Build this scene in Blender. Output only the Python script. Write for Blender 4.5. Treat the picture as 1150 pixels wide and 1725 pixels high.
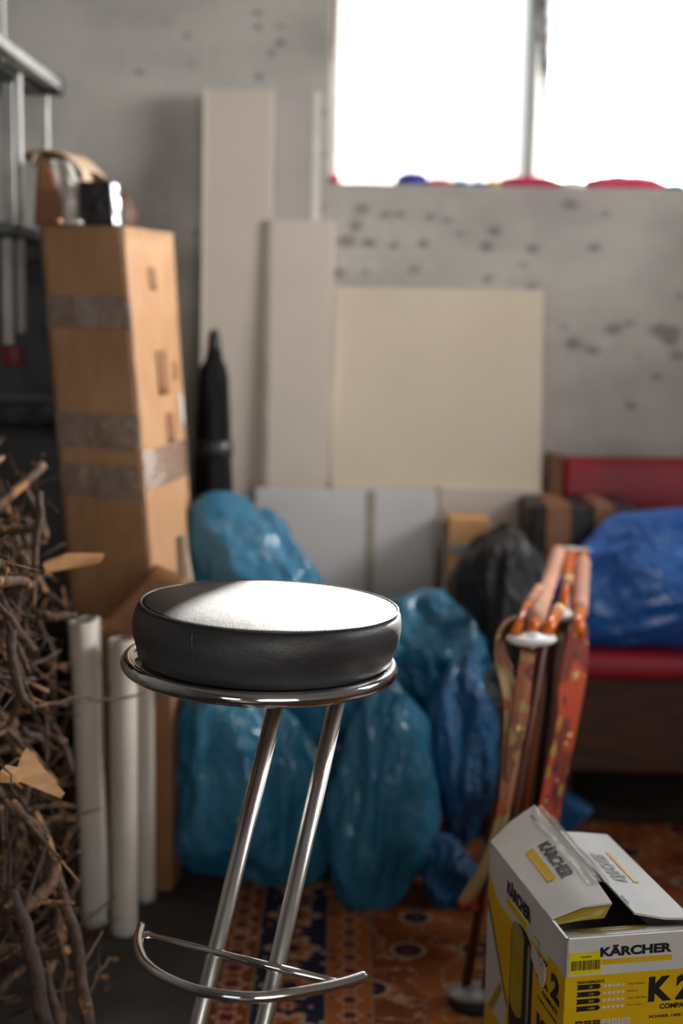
import bpy, bmesh, math, random
import numpy as np
from mathutils import Vector, Matrix

# ------------------------------------------------------------------ clear
for o in list(bpy.data.objects):
    bpy.data.objects.remove(o)
scn = bpy.context.scene
COL = scn.collection
random.seed(7)
PI = math.pi

# ------------------------------------------------------------------ camera
CAM_H, PITCH, ROLL = 1.25, math.radians(8.5), math.radians(1.0)
FPX = 50 / 36 * 1725
fw = np.array([0, math.cos(PITCH), -math.sin(PITCH)])
up0 = np.array([0, math.sin(PITCH), math.cos(PITCH)])
rt0 = np.array([1.0, 0, 0])
rt = math.cos(ROLL) * rt0 + math.sin(ROLL) * up0
up = -math.sin(ROLL) * rt0 + math.cos(ROLL) * up0
CC = np.array([0, 0, CAM_H])
cd = bpy.data.cameras.new('camera')
cam = bpy.data.objects.new('camera', cd)
COL.objects.link(cam)
cd.lens = 50
cd.sensor_width = 36
cd.sensor_fit = 'AUTO'
cd.clip_start = 0.05
cd.dof.use_dof = True
cd.dof.focus_distance = 1.82
cd.dof.aperture_fstop = 2.1
bk = -fw
cam.matrix_world = Matrix(((rt[0], up[0], bk[0], 0), (rt[1], up[1], bk[1], 0), (rt[2], up[2], bk[2], CAM_H), (0, 0, 0, 1)))
scn.camera = cam


def ray(x, y):
    return fw + (x - 575) / FPX * rt - (y - 862.5) / FPX * up


def at(x, y, Y):          # measured point of the photograph at a room distance Y
    d = ray(x, y)
    return CC + d * (Y / d[1])


def atz(x, y, z):         # measured point at a height z
    d = ray(x, y)
    return CC + d * ((z - CAM_H) / d[2])


def atd(x, y, D):
    return CC + ray(x, y) * D


# ------------------------------------------------------------------ world, sun, lamps, exposure
w = bpy.data.worlds.new('world')
scn.world = w
w.use_nodes = True
w.node_tree.nodes['Background'].inputs[0].default_value = (0.93, 0.97, 1.0, 1)
w.node_tree.nodes['Background'].inputs[1].default_value = 14.0
sd = bpy.data.lights.new('sun', 'SUN')
sd.energy = 60
sd.angle = math.radians(0.9)
sd.color = (1, 0.95, 0.86)
sun = bpy.data.objects.new('sun', sd)
COL.objects.link(sun)
sun.rotation_euler = Vector((-0.33, -1, -0.43)).to_track_quat('-Z', 'Y').to_euler()


def area(name, loc, target, sx, sy, power, color, spread=180):
    l = bpy.data.lights.new(name, 'AREA')
    l.shape = 'RECTANGLE'
    l.size, l.size_y = sx, sy
    l.energy = power
    l.color = color
    l.spread = math.radians(spread)
    o = bpy.data.objects.new(name, l)
    COL.objects.link(o)
    o.location = loc
    o.rotation_euler = (Vector(target) - Vector(loc)).to_track_quat('-Z', 'Y').to_euler()
    return o


area('added_front_fill', (1.2, -1.9, 1.5), (0.75, 4, 1.9), 2.2, 1.7, 21, (1.0, 0.96, 0.9), 110)  # added fill lamp inside the solid front wall, no doorway there
area('assumed_side_light', (2.36, 2.95, 1.85), (-0.45, 3.1, 1.3), 1.2, 1.1, 36, (1.0, 0.98, 0.97), 70)  # added lamp for light assumed from the right, that wall has no window
area('assumed_rear_light', (-1.33, -0.9, 1.2), (0.5, 0.4, 1.0), 1.8, 0.9, 9, (0.95, 0.97, 1.0), 160)  # added lamp for glints, rear-left light is assumed, no window built
pl = bpy.data.lights.new('window_portal', 'AREA')
pl.shape = 'RECTANGLE'
pl.size, pl.size_y = 1.34, 0.84
pl.cycles.is_portal = True
po = bpy.data.objects.new('window_portal', pl)
COL.objects.link(po)
po.location = (0.62, 4.26, 1.98)
po.rotation_euler = (-PI / 2, 0, 0)
vs = scn.view_settings
vs.view_transform = 'Standard'
vs.look = 'None'
vs.exposure = 0.0
vs.gamma = 1
vs.use_curve_mapping = False


# ------------------------------------------------------------------ materials
class NT:
    """small helper for node maths"""
    def __init__(s, m):
        s.t = m.node_tree
        s.n = s.t.nodes
        s.l = s.t.links

    def new(s, typ, **kw):
        n = s.n.new(typ)
        for k, v in kw.items():
            setattr(n, k, v)
        return n

    def put(s, sock, v):
        if hasattr(v, 'is_output'):
            s.l.new(v, sock)
        elif isinstance(v, (tuple, list)):
            v = tuple(v)
            if len(sock.default_value) == 4 and len(v) == 3:
                v = v + (1,)
            sock.default_value = v
        else:
            sock.default_value = v

    def m(s, op, a, b=0.0, c=None, clamp=False):
        n = s.new('ShaderNodeMath', operation=op, use_clamp=clamp)
        s.put(n.inputs[0], a)
        s.put(n.inputs[1], b)
        if c is not None:
            s.put(n.inputs[2], c)
        return n.outputs[0]

    def ss(s, x, a, b):     # smoothstep a..b -> 0..1
        n = s.new('ShaderNodeMapRange', interpolation_type='SMOOTHSTEP')
        s.put(n.inputs[0], x)
        n.inputs[1].default_value = a
        n.inputs[2].default_value = b
        return n.outputs[0]

    def mix(s, f, a, b):
        n = s.new('ShaderNodeMix', data_type='RGBA')
        s.put(n.inputs[0], f)
        s.put(n.inputs[6], a)
        s.put(n.inputs[7], b)
        return n.outputs[2]

    def coord(s, kind='Object'):
        return s.new('ShaderNodeTexCoord').outputs[kind]

    def noise(s, scale, detail=4, rough=0.55, vec=None, dist=0.0, out=0):
        n = s.new('ShaderNodeTexNoise')
        n.inputs['Scale'].default_value = scale
        n.inputs['Detail'].default_value = detail
        n.inputs['Roughness'].default_value = rough
        n.inputs['Distortion'].default_value = dist
        if vec is not None:
            s.l.new(vec, n.inputs['Vector'])
        return n.outputs[out]

    def voro(s, scale, vec=None, feature='F1', out='Distance'):
        n = s.new('ShaderNodeTexVoronoi', feature=feature)
        n.inputs['Scale'].default_value = scale
        if vec is not None:
            s.l.new(vec, n.inputs['Vector'])
        return n.outputs[out]

    def mapping(s, vec, scale=(1, 1, 1), rot=(0, 0, 0), loc=(0, 0, 0)):
        n = s.new('ShaderNodeMapping')
        s.l.new(vec, n.inputs[0])
        n.inputs['Scale'].default_value = scale
        n.inputs['Rotation'].default_value = rot
        n.inputs['Location'].default_value = loc
        return n.outputs[0]

    def bump(s, h, strength, dist=0.01, normal=None):
        n = s.new('ShaderNodeBump')
        s.l.new(h, n.inputs['Height'])
        n.inputs['Strength'].default_value = strength
        n.inputs['Distance'].default_value = dist
        if normal is not None:
            s.l.new(normal, n.inputs['Normal'])
        return n.outputs[0]


def new_mat(name):
    m = bpy.data.materials.new(name)
    m.use_nodes = True
    return m, NT(m), m.node_tree.nodes['Principled BSDF']


def S(h):   # sRGB hex -> linear
    h = h.lstrip('#')
    r = [int(h[i:i + 2], 16) / 255 for i in (0, 2, 4)]
    return tuple(((c + 0.055) / 1.055) ** 2.4 if c > 0.04045 else c / 12.92 for c in r)


def simple(name, c1, c2=None, rough=0.5, metal=0.0, scale=8, bump=0.0, bscale=40, bdist=0.003, mapscale=(1, 1, 1), spec=0.5, coat=0.0, detail=4):
    m, n, p = new_mat(name)
    v = n.mapping(n.coord(), mapscale)
    if c2 is None:
        c2 = tuple(x * 0.8 for x in c1)
    f = n.noise(scale, detail, 0.6, v)
    n.put(p.inputs['Base Color'], n.mix(n.ss(f, 0.35, 0.65), c1, c2))
    p.inputs['Roughness'].default_value = rough
    p.inputs['Metallic'].default_value = metal
    p.inputs['Specular IOR Level'].default_value = spec
    p.inputs['Coat Weight'].default_value = coat
    if bump:
        n.put(p.inputs['Normal'], n.bump(n.noise(bscale, 5, 0.6, v), bump, bdist))
    return m


M = {}
# painted brick wall: courses under thick paint, chipped spots from a stored 'chip' attribute
m, n, p = new_mat('painted_brick')
co = n.coord()
sep = n.new('ShaderNodeSeparateXYZ')
n.l.new(co, sep.inputs[0])
cmb = n.new('ShaderNodeCombineXYZ')
n.l.new(sep.outputs[0], cmb.inputs[0])
n.l.new(sep.outputs[2], cmb.inputs[1])
br = n.new('ShaderNodeTexBrick')
n.l.new(cmb.outputs[0], br.inputs['Vector'])
br.inputs['Scale'].default_value = 1
br.inputs['Brick Width'].default_value = 0.25
br.inputs['Row Height'].default_value = 0.077
br.inputs['Mortar Size'].default_value = 0.009
br.inputs['Mortar Smooth'].default_value = 1.0
att = n.new('ShaderNodeAttribute', attribute_name='chip')
nz = n.noise(26, 5, 0.65, co)
sm = n.noise(2.2, 4, 0.6, n.mapping(co, (1, 1, 1.6)))
chip = n.ss(n.m('ADD', att.outputs['Fac'], n.m('MULTIPLY', n.m('SUBTRACT', nz, 0.5), 1.0)), 0.3, 1.15)
mort = n.m('MULTIPLY', br.outputs['Fac'], n.ss(n.noise(5, 3, 0.6, co), 0.5, 0.7))
c = n.mix(n.ss(sm, 0.35, 0.7), S('bfbcb5'), S('a29f99'))
c = n.mix(n.m('MULTIPLY', mort, 0.12), c, S('6f6660'))
c = n.mix(n.m('MULTIPLY', chip, 0.62), c, S('56504c'))
n.put(p.inputs['Base Color'], c)
p.inputs['Roughness'].default_value = 0.75
hh = n.m('ADD', n.m('MULTIPLY', br.outputs['Fac'], -0.5), n.m('ADD', n.m('MULTIPLY', nz, 0.5), n.m('MULTIPLY', chip, -0.8)))
n.put(p.inputs['Normal'], n.bump(hh, 0.3, 0.005))
M['brick'] = m
M['plaster'] = simple('plaster', S('a8a29a'), S('918b84'), 0.85, scale=3, bump=0.3, bscale=20)
M['plaster_dark'] = simple('plaster_dark', S('6a655f'), S('544f4a'), 0.85, scale=3, bump=0.3, bscale=20)
M['concrete'] = simple('concrete_floor', S('433a34'), S('2d2723'), 0.8, scale=4, bump=0.4, bscale=45)
M['board_cream'] = simple('board_cream', S('d3c6b2'), S('cabca8'), 0.55, scale=1.5)
M['board_warm'] = simple('board_warm', S('cfc3b7'), S('c6bbb0'), 0.5, scale=1.5)
M['board_grey'] = simple('board_grey', S('b4afaa'), S('aaa5a0'), 0.5, scale=1.5)
M['board_white'] = simple('board_white', S('cfccca'), S('c4c1c0'), 0.45, scale=1.5)
M['edge_white'] = simple('edge_white', S('e6e0d8'), S('dcd6cd'), 0.5)
M['edge_dark'] = simple('edge_band', S('a3998a'), S('94897b'), 0.6)  # tan strip, darker than the board faces
M['chrome'] = simple('chrome', (0.82, 0.82, 0.83), (0.84, 0.84, 0.85), 0.09, 1.0, scale=3)
M['steel'] = simple('steel_tube', (0.85, 0.84, 0.83), (0.74, 0.73, 0.72), 0.3, 1.0, scale=30, mapscale=(1, 1, 0.2), bump=0.05, bscale=200)
M['galv'] = simple('grey_metal', S('bdbdb8'), S('a5a5a1'), 0.45, 0.25, scale=12)
M['darkmetal'] = simple('dark_metal', S('3a3d40'), S('2a2c2e'), 0.45, 0.5, scale=12)
M['black'] = simple('black_plastic', S('1c1b1c'), S('141314'), 0.6, scale=6, bump=0.3, bscale=12, bdist=0.01)
M['blackcloth'] = simple('black_cloth', S('161517'), S('0f0e10'), 0.8, scale=6, bump=0.4, bscale=30, bdist=0.006, spec=0.15)
M['blackfilm'] = simple('black_film', S('141316'), S('0c0b0e'), 0.45, scale=6, bump=0.7, bscale=22, bdist=0.02)
M['red_vinyl'] = simple('red_vinyl', S('a01430'), S('8a1028'), 0.5, scale=5, bump=0.1, bscale=60)
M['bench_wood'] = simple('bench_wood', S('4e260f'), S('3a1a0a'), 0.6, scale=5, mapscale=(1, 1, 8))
M['post_wood'] = simple('post_wood', S('7c4a26'), S('5d3518'), 0.5, scale=8, mapscale=(6, 6, 1))
M['red'] = simple('red_plastic', S('7e1a20'), S('6a1319'), 0.5)
M['white_tube'] = simple('white_tube', S('d6cdc2'), S('c5bbb0'), 0.3, scale=3, coat=0.3)
M['ply'] = simple('plywood', S('cf9f6c'), S('b98857'), 0.6, scale=5, mapscale=(1, 1, 6))
M['ivory'] = simple('ivory_plastic', S('e8ebe6'), S('d5dad6'), 0.35)
M['orange_tube'] = simple('orange_enamel', S('e8781c'), S('cf6210'), 0.3, scale=10)
M['redbrown_tube'] = simple('redbrown_enamel', S('5e2a14'), S('421a0c'), 0.6, scale=10)
M['tape'] = simple('clear_tape', S('b59a86'), S('a88a74'), 0.12, scale=20, bump=1.0, bscale=55, bdist=0.01, mapscale=(1, 1, 3), coat=1.0)
M['silver_tape'] = simple('silver_tape', S('c7cad0'), S('a9adb5'), 0.2, 0.5, scale=20, bump=0.8, bscale=40)
M['wood_raw'] = simple('raw_wood', S('b98a58'), S('8c6238'), 0.65, scale=8, mapscale=(1, 1, 5))
M['ink'] = simple('ink_black', S('1b1a18'), S('161513'), 0.5)
M['white_print'] = simple('white_print', S('d9d6d2'), S('cfccc9'), 0.4)
M['inner'] = simple('inside_shade', S('3c3833'), S('2c2825'), 0.8)  # dark tone put in for the shade inside the carton
M['yellow'] = simple('yellow_print', S('e2b80a'), S('d8ac06'), 0.38, scale=10)
M['yellow_sticker'] = simple('yellow_sticker', S('f0dc14'), S('e8d20e'), 0.35, scale=10)
M['yellow_dull'] = simple('yellow_dull', S('b39a2e'), S('a08826'), 0.4, scale=10)
M['grey_print'] = simple('grey_print', S('8f8b86'), S('7b7773'), 0.4)
M['clear_tape2'] = simple('packing_tape', S('d6d2c8'), S('c6c2b8'), 0.1, scale=20, bump=0.9, bscale=45, bdist=0.006, coat=1.0)
M['frame_white'] = simple('window_frame_paint', S('d5d5d6'), S('c3c3c4'), 0.4)
M['hook'] = simple('hook_metal', S('55504a'), S('403c38'), 0.4, 0.6)
for nm, a, b in (('pink', 'd6436c', 'b92c55'), ('blue', '3f45a8', '2c318c'), ('teal', '2f7fa8', '1f6488'), ('gold', 'e0b53a', 'c4982a'), ('white', 'dedede', 'c8c8c8'), ('crimson', 'c2214e', 'a3173e')):
    M['cloth_' + nm] = simple('cloth_' + nm, S(a), S(b), 0.8, scale=20, bump=0.3)

# cardboard with faint print and fibres
def card(name, a, b, spec=0.3):
    m, n, p = new_mat(name)
    co = n.coord()
    f = n.noise(3, 5, 0.6, co)
    g = n.noise(60, 3, 0.5, n.mapping(co, (1, 1, 0.15)))
    c = n.mix(n.ss(f, 0.3, 0.7), S(a), S(b))
    c = n.mix(n.m('MULTIPLY', n.ss(g, 0.45, 0.7), 0.2), c, S('7a4c2c'))
    n.put(p.inputs['Base Color'], c)
    p.inputs['Roughness'].default_value = 0.5
    p.inputs['Specular IOR Level'].default_value = spec
    n.put(p.inputs['Normal'], n.bump(n.m('ADD', f, n.m('MULTIPLY', g, 0.2)), 0.25, 0.01))
    return m


M['card'] = card('cardboard', 'be9670', 'ae835e')
M['card2'] = card('cardboard_dark', '94694a', '7f5639')
M['card_inside'] = card('cardboard_inside', 'cbb49a', 'bda487')

# clear sticky film
m, n, p = new_mat('clear_film')
co = n.coord()
p.inputs['Base Color'].default_value = (0.75, 0.73, 0.68, 1)
p.inputs['Roughness'].default_value = 0.12
n.put(p.inputs['Normal'], n.bump(n.noise(45, 4, 0.6, co), 0.8, 0.006))
tr = n.new('ShaderNodeBsdfTransparent')
mx = n.new('ShaderNodeMixShader')
mx.inputs[0].default_value = 0.22
n.l.new(tr.outputs[0], mx.inputs[1])
n.l.new(p.outputs[0], mx.inputs[2])
n.l.new(mx.outputs[0], n.n['Material Output'].inputs[0])
M['film'] = m
m, n, p = new_mat('glossy_box_tape')
co = n.coord()
gl = n.new('ShaderNodeBsdfGlossy')
gl.inputs['Roughness'].default_value = 0.2
gl.inputs['Color'].default_value = (0.95, 0.92, 0.9, 1)
hb = n.m('ADD', n.noise(38, 4, 0.6, n.mapping(co, (1, 1, 2.2))), n.m('MULTIPLY', n.noise(7, 2, 0.5, co), 1.5))
n.put(gl.inputs['Normal'], n.bump(hb, 1.0, 0.014))
tr = n.new('ShaderNodeBsdfTransparent')
mx = n.new('ShaderNodeMixShader')
mx.inputs[0].default_value = 0.30
n.l.new(tr.outputs[0], mx.inputs[1])
n.l.new(gl.outputs[0], mx.inputs[2])
n.l.new(mx.outputs[0], n.n['Material Output'].inputs[0])
M['boxtape'] = m
# black grained vinyl of the stool
m, n, p = new_mat('black_vinyl')
co = n.coord()
vo = n.voro(420, co, 'DISTANCE_TO_EDGE')
n2 = n.noise(9, 5, 0.6, n.mapping(co, (1, 1, 4)))
n.put(p.inputs['Base Color'], n.mix(n.ss(n2, 0.3, 0.75), S('333335'), S('454547')))
p.inputs['Roughness'].default_value = 0.42
p.inputs['Specular IOR Level'].default_value = 0.62
b1 = n.bump(n.ss(vo, 0.0, 0.25), 0.25, 0.0006)
n.put(p.inputs['Normal'], n.bump(n2, 0.35, 0.006, b1))
M['vinyl'] = m
M['vinyl_top'] = m.copy()
M['vinyl_top'].node_tree.nodes['Principled BSDF'].inputs['Specular IOR Level'].default_value = 0.10
M['vinyl_top'].node_tree.nodes['Principled BSDF'].inputs['Roughness'].default_value = 0.46
M['piping'] = simple('vinyl_piping', S('4a4a4e'), S('3c3c40'), 0.22, bump=0.2, bscale=150)  # lighter than the vinyl, for the light caught along the seat rim


# crumpled blue plastic
def plastic(name, a, b, trans=0.25, rough=0.24, wr=0.8, coat=0.6):
    m, n, p = new_mat(name)
    co = n.coord()
    big = n.noise(3.0, 4, 0.6, co)
    r1 = n.noise(7, 6, 0.6, co, 1.6)
    r2 = n.noise(24, 4, 0.6, co, 1.0)
    ridge = n.m('ABSOLUTE', n.m('SUBTRACT', r1, 0.5))
    ridge2 = n.m('ABSOLUTE', n.m('SUBTRACT', r2, 0.5))
    h = n.m('ADD', ridge, n.m('MULTIPLY', ridge2, 0.35))
    n.put(p.inputs['Base Color'], n.mix(n.ss(big, 0.3, 0.7), S(a), S(b)))
    p.inputs['Roughness'].default_value = rough
    p.inputs['Specular IOR Level'].default_value = 0.6
    p.inputs['Coat Weight'].default_value = coat
    p.inputs['Coat Roughness'].default_value = 0.12
    nb = n.bump(h, wr, 0.06)
    n.put(p.inputs['Normal'], nb)
    tr = n.new('ShaderNodeBsdfTranslucent')
    n.put(tr.inputs['Color'], S(a))
    n.l.new(nb, tr.inputs['Normal'])
    mx = n.new('ShaderNodeMixShader')
    mx.inputs[0].default_value = trans
    n.l.new(p.outputs[0], mx.inputs[1])
    n.l.new(tr.outputs[0], mx.inputs[2])
    n.l.new(mx.outputs[0], n.n['Material Output'].inputs[0])
    return m


M['bag_teal'] = plastic('bag_teal', '338cb4', '237aa0')
M['bag_blue'] = plastic('bag_blue', '2379b4', '14609a')
M['bag_royal'] = plastic('bag_royal', '2b82e0', '1a66c8', 0.22)
M['bag_black'] = plastic('bag_black', '121114', '0c0b0d', 0.01, 0.4, 0.8, 0.1)

# clear glass, and milky glass added to hold back direct sun
m, n, p = new_mat('window_glass')
tr = n.new('ShaderNodeBsdfTransparent')
gl = n.new('ShaderNodeBsdfGlossy')
gl.inputs['Roughness'].default_value = 0.02
fr = n.new('ShaderNodeFresnel')
fr.inputs[0].default_value = 1.3
mx = n.new('ShaderNodeMixShader')
n.l.new(fr.outputs[0], mx.inputs[0])
n.l.new(tr.outputs[0], mx.inputs[1])
n.l.new(gl.outputs[0], mx.inputs[2])
n.l.new(mx.outputs[0], n.n['Material Output'].inputs[0])
M['glass'] = m
m, n, p = new_mat('sun_block_glass')
tl = n.new('ShaderNodeBsdfTranslucent')
tl.inputs[0].default_value = (0.34, 0.34, 0.335, 1)
gl = n.new('ShaderNodeBsdfGlossy')
gl.inputs['Roughness'].default_value = 0.3
mx = n.new('ShaderNodeMixShader')
mx.inputs[0].default_value = 0.06
n.l.new(tl.outputs[0], mx.inputs[1])
n.l.new(gl.outputs[0], mx.inputs[2])
n.l.new(mx.outputs[0], n.n['Material Output'].inputs[0])
M['sun_block'] = m
m, n, p = new_mat('sheer_curtain')
tl = n.new('ShaderNodeBsdfTranslucent')
co = n.coord()
n.put(tl.inputs[0], n.mix(n.ss(n.noise(30, 4, 0.6, co), 0.4, 0.6), (0.5, 0.49, 0.49), (0.25, 0.24, 0.24)))
n.l.new(tl.outputs[0], n.n['Material Output'].inputs[0])
M['sheer'] = m

# bark with peeled patches
m, n, p = new_mat('bark')
co = n.coord('Object')
oi = n.new('ShaderNodeObjectInfo')
f = n.noise(14, 5, 0.65, co)
g = n.noise(60, 4, 0.6, co)
rnd = oi.outputs['Random']
base = n.mix(rnd, S('523f34'), S('775841'))
c = n.mix(n.ss(g, 0.35, 0.7), base, S('3c2f2a'))
c = n.mix(n.ss(n.m('ADD', f, n.m('MULTIPLY', rnd, 0.08)), 0.61, 0.66), c, S('ab7a4a'))
n.put(p.inputs['Base Color'], c)
p.inputs['Roughness'].default_value = 0.7
n.put(p.inputs['Normal'], n.bump(n.m('ADD', g, f), 0.8, 0.006))
M['bark'] = m

# floral fabric
def floral(name, ground, scale=16, rest=('b5502a', 'c9a23a', '6b2d2c')):
    m, n, p = new_mat(name)
    co = n.coord()
    v = n.mapping(co, (1, 1, 1))
    wv = n.new('ShaderNodeVectorMath', operation='ADD')
    n.l.new(v, wv.inputs[0])
    sc = n.new('ShaderNodeVectorMath', operation='SCALE')
    n.l.new(n.noise(20, 2, 0.5, co, out=1), sc.inputs[0])
    sc.inputs['Scale'].default_value = 0.03
    n.l.new(sc.outputs[0], wv.inputs[1])
    d = n.voro(scale, wv.outputs[0])
    cc = n.voro(scale, wv.outputs[0], out='Color')
    sp = n.new('ShaderNodeSeparateColor')
    n.l.new(cc, sp.inputs[0])
    big = n.ss(n.noise(9, 3, 0.5, co), 0.47, 0.53)
    c = n.mix(big, S(ground), S(rest[0]))
    c = n.mix(n.m('LESS_THAN', d, n.m('MULTIPLY', sp.outputs[0], 0.55)), c, n.mix(n.m('GREATER_THAN', sp.outputs[1], 0.5), S(rest[1]), S(rest[2])))
    c = n.mix(n.m('LESS_THAN', d, 0.13), c, S('e6cf8e'))
    n.put(p.inputs['Base Color'], c)
    p.inputs['Roughness'].default_value = 0.85
    n.put(p.inputs['Normal'], n.bump(n.noise(300, 2, 0.5, co), 0.3, 0.001))
    return m


M['floral_red'] = floral('floral_red', 'b8482a', 30, ('7a3020', 'b08a34', '5a242c'))
M['floral_beige'] = floral('floral_beige', 'b09a6c', 20, ('a8735c', '9c8a4e', 'b4583c'))
M['floral_pink'] = floral('floral_pink', 'cf9880', 11, ('c0907a', 'c9a878', 'c2835f'))

M['floral_muted'] = floral('floral_muted', 'a4664c', 30, ('8a5a44', 'a89058', '6a3a34'))

# oriental rug; X0 = left edge
m, n, p = new_mat('rug_pattern')
co = n.coord()
sep = n.new('ShaderNodeSeparateXYZ')
n.l.new(co, sep.inputs[0])
wx = n.m('ADD', sep.outputs[0], n.m('MULTIPLY', n.m('SUBTRACT', n.noise(12, 2, 0.5, co), 0.5), 0.006))
wy = sep.outputs[1]
def cell(x, period, off=0.0):      # centred repeat coordinate in metres
    return n.m('SUBTRACT', n.m('MULTIPLY', n.m('FRACT', n.m('DIVIDE', n.m('ADD', x, off), period)), period), period / 2)
def dist2(x, y, sx=1.0, sy=1.0):
    return n.m('SQRT', n.m('ADD', n.m('POWER', n.m('ABSOLUTE', n.m('MULTIPLY', x, sx)), 2), n.m('POWER', n.m('ABSOLUTE', n.m('MULTIPLY', y, sy)), 2)))
def band(x, a, b):
    return n.m('MULTIPLY', n.m('GREATER_THAN', x, a), n.m('LESS_THAN', x, b))
NAVY, ORG, RUST, TAN, RED = S('1a2038'), S('99552a'), S('74391f'), S('a8876a'), S('7a281e')
def medallion(col, cx, per, r, c_out, c_in, c_core, off=0.0):
    x = n.m('SUBTRACT', wx, cx)
    y = cell(wy, per, off)
    ang = n.m('ARCTAN2', y, x)
    d = dist2(x, y)
    pet = n.m('ADD', r, n.m('MULTIPLY', n.m('COSINE', n.m('MULTIPLY', ang, 6)), r * 0.22))
    c = n.mix(n.m('LESS_THAN', d, pet), col, c_out)
    c = n.mix(n.m('LESS_THAN', d, n.m('MULTIPLY', pet, 0.68)), c, c_in)
    return n.mix(n.m('LESS_THAN', d, r * 0.32), c, c_core)
vcol = n.voro(38, co)
vbig = n.voro(7.5, n.mapping(co, (1, 1, 0)))
swirl = n.m('ABSOLUTE', n.m('SUBTRACT', n.noise(8, 3, 0.55, co, 1.2), 0.5))
field = n.mix(n.ss(n.noise(6, 3, 0.5, co), 0.4, 0.6), ORG, RUST)
field = n.mix(n.m('LESS_THAN', swirl, 0.011), field, TAN)
field = n.mix(n.m('LESS_THAN', vbig, 0.30), field, TAN)
field = n.mix(n.m('LESS_THAN', vbig, 0.25), field, NAVY)
field = n.mix(n.m('MULTIPLY', n.m('LESS_THAN', vbig, 0.17), n.m('GREATER_THAN', vcol, 0.3)), field, RED)
field = n.mix(n.m('LESS_THAN', vbig, 0.06), field, TAN)
c = field
# guard strip, navy border, guard strip
g1 = n.mix(n.m('LESS_THAN', vcol, 0.28), RUST, TAN)
g1 = medallion(g1, -0.186, 0.062, 0.024, TAN, RED, NAVY)
nb = n.mix(n.m('LESS_THAN', n.voro(30, co), 0.22), NAVY, TAN)
nb = medallion(nb, -0.08, 0.15, 0.047, TAN, ORG, NAVY, 0.03)
nb = medallion(nb, -0.08, 0.15, 0.02, RED, TAN, RED, 0.105)
g2 = medallion(n.mix(n.m('LESS_THAN', vcol, 0.25), ORG, NAVY), 0.03, 0.055, 0.02, TAN, RED, NAVY)
c = n.mix(n.m('LESS_THAN', wx, 0.07), c, g2)
c = n.mix(n.m('LESS_THAN', wx, -0.012), c, nb)
c = n.mix(n.m('LESS_THAN', wx, -0.148), c, g1)
c = n.mix(n.m('LESS_THAN', wx, -0.225), c, NAVY)
for xx in (0.07, -0.012, -0.148):
    c = n.mix(n.m('LESS_THAN', n.m('ABSOLUTE', n.m('SUBTRACT', wx, xx)), 0.0025), c, S('8a6a4c'))
fine = n.noise(220, 2, 0.5, co)
c = n.mix(n.m('MULTIPLY', n.ss(fine, 0.4, 0.7), 0.35), c, S('2c1c12'))
n.put(p.inputs['Base Color'], c)
p.inputs['Roughness'].default_value = 0.95
p.inputs['Specular IOR Level'].default_value = 0.15
n.put(p.inputs['Normal'], n.bump(fine, 0.6, 0.003))
M['rug'] = m

# ------------------------------------------------------------------ object helpers
ORG_OF = {}


def tag(o, label, cat, group=None, kind=None):
    o['label'] = label
    o['category'] = cat
    if group:
        o['group'] = group
    if kind:
        o['kind'] = kind
    return o


def thing(name, label, cat, loc, group=None):
    o = bpy.data.objects.new(name, None)
    o.empty_display_size = 0.1
    COL.objects.link(o)
    o.location = [float(v) for v in loc]
    ORG_OF[o.name] = np.array([float(v) for v in loc])
    return tag(o, label, cat, group)


def obj(name, geo, mat, parent=None, smooth=True, label=None, autosmooth=None):
    V, F = geo
    V = np.array([list(v) for v in V], float)
    if parent is not None:
        org = ORG_OF[parent.name]
    else:
        org = np.array([(V[:, 0].min() + V[:, 0].max()) / 2, (V[:, 1].min() + V[:, 1].max()) / 2, V[:, 2].min()])
    me = bpy.data.meshes.new(name)
    me.from_pydata((V - org).tolist(), [], [tuple(int(i) for i in f) for f in F])
    bm = bmesh.new()
    bm.from_mesh(me)
    bmesh.ops.recalc_face_normals(bm, faces=bm.faces)
    bm.to_mesh(me)
    bm.free()
    me.materials.append(mat)
    if smooth:
        me.shade_smooth()
        if autosmooth:
            me.set_sharp_from_angle(angle=math.radians(autosmooth))
    o = bpy.data.objects.new(name, me)
    COL.objects.link(o)
    if parent is not None:
        o.parent = parent
    else:
        o.location = org.tolist()
    ORG_OF[o.name] = org
    if label:
        o['label'] = label
    return o


def struct(name, geo, mat, parent=None, smooth=False):
    o = obj(name, geo, mat, parent, smooth)
    if parent is None:
        V = o.data
        # keep world coordinates for wall textures
        off = Vector(o.location)
        V.transform(Matrix.Translation(off))
        o.location = (0, 0, 0)
        ORG_OF[o.name] = np.zeros(3)
        o['kind'] = 'structure'
    return o


def join(*gs):
    V, F = [], []
    for v, f in gs:
        k = len(V)
        V += [tuple(a) for a in v]
        F += [tuple(i + k for i in ff) for ff in f]
    return V, F


def hexa(c):     # 8 corners: bottom 4 (ccw), top 4
    return [tuple(v) for v in c], [(3, 2, 1, 0), (4, 5, 6, 7), (0, 1, 5, 4), (1, 2, 6, 5), (2, 3, 7, 6), (3, 0, 4, 7)]


def box(x0, x1, y0, y1, z0, z1):
    return hexa([(x0, y0, z0), (x1, y0, z0), (x1, y1, z0), (x0, y1, z0), (x0, y0, z1), (x1, y0, z1), (x1, y1, z1), (x0, y1, z1)])


def obox(o, ax, ay, az):   # origin corner and three edge vectors
    o, ax, ay, az = [np.array(v, float) for v in (o, ax, ay, az)]
    return hexa([o, o + ax, o + ax + ay, o + ay, o + az, o + ax + az, o + ax + ay + az, o + ay + az])


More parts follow.
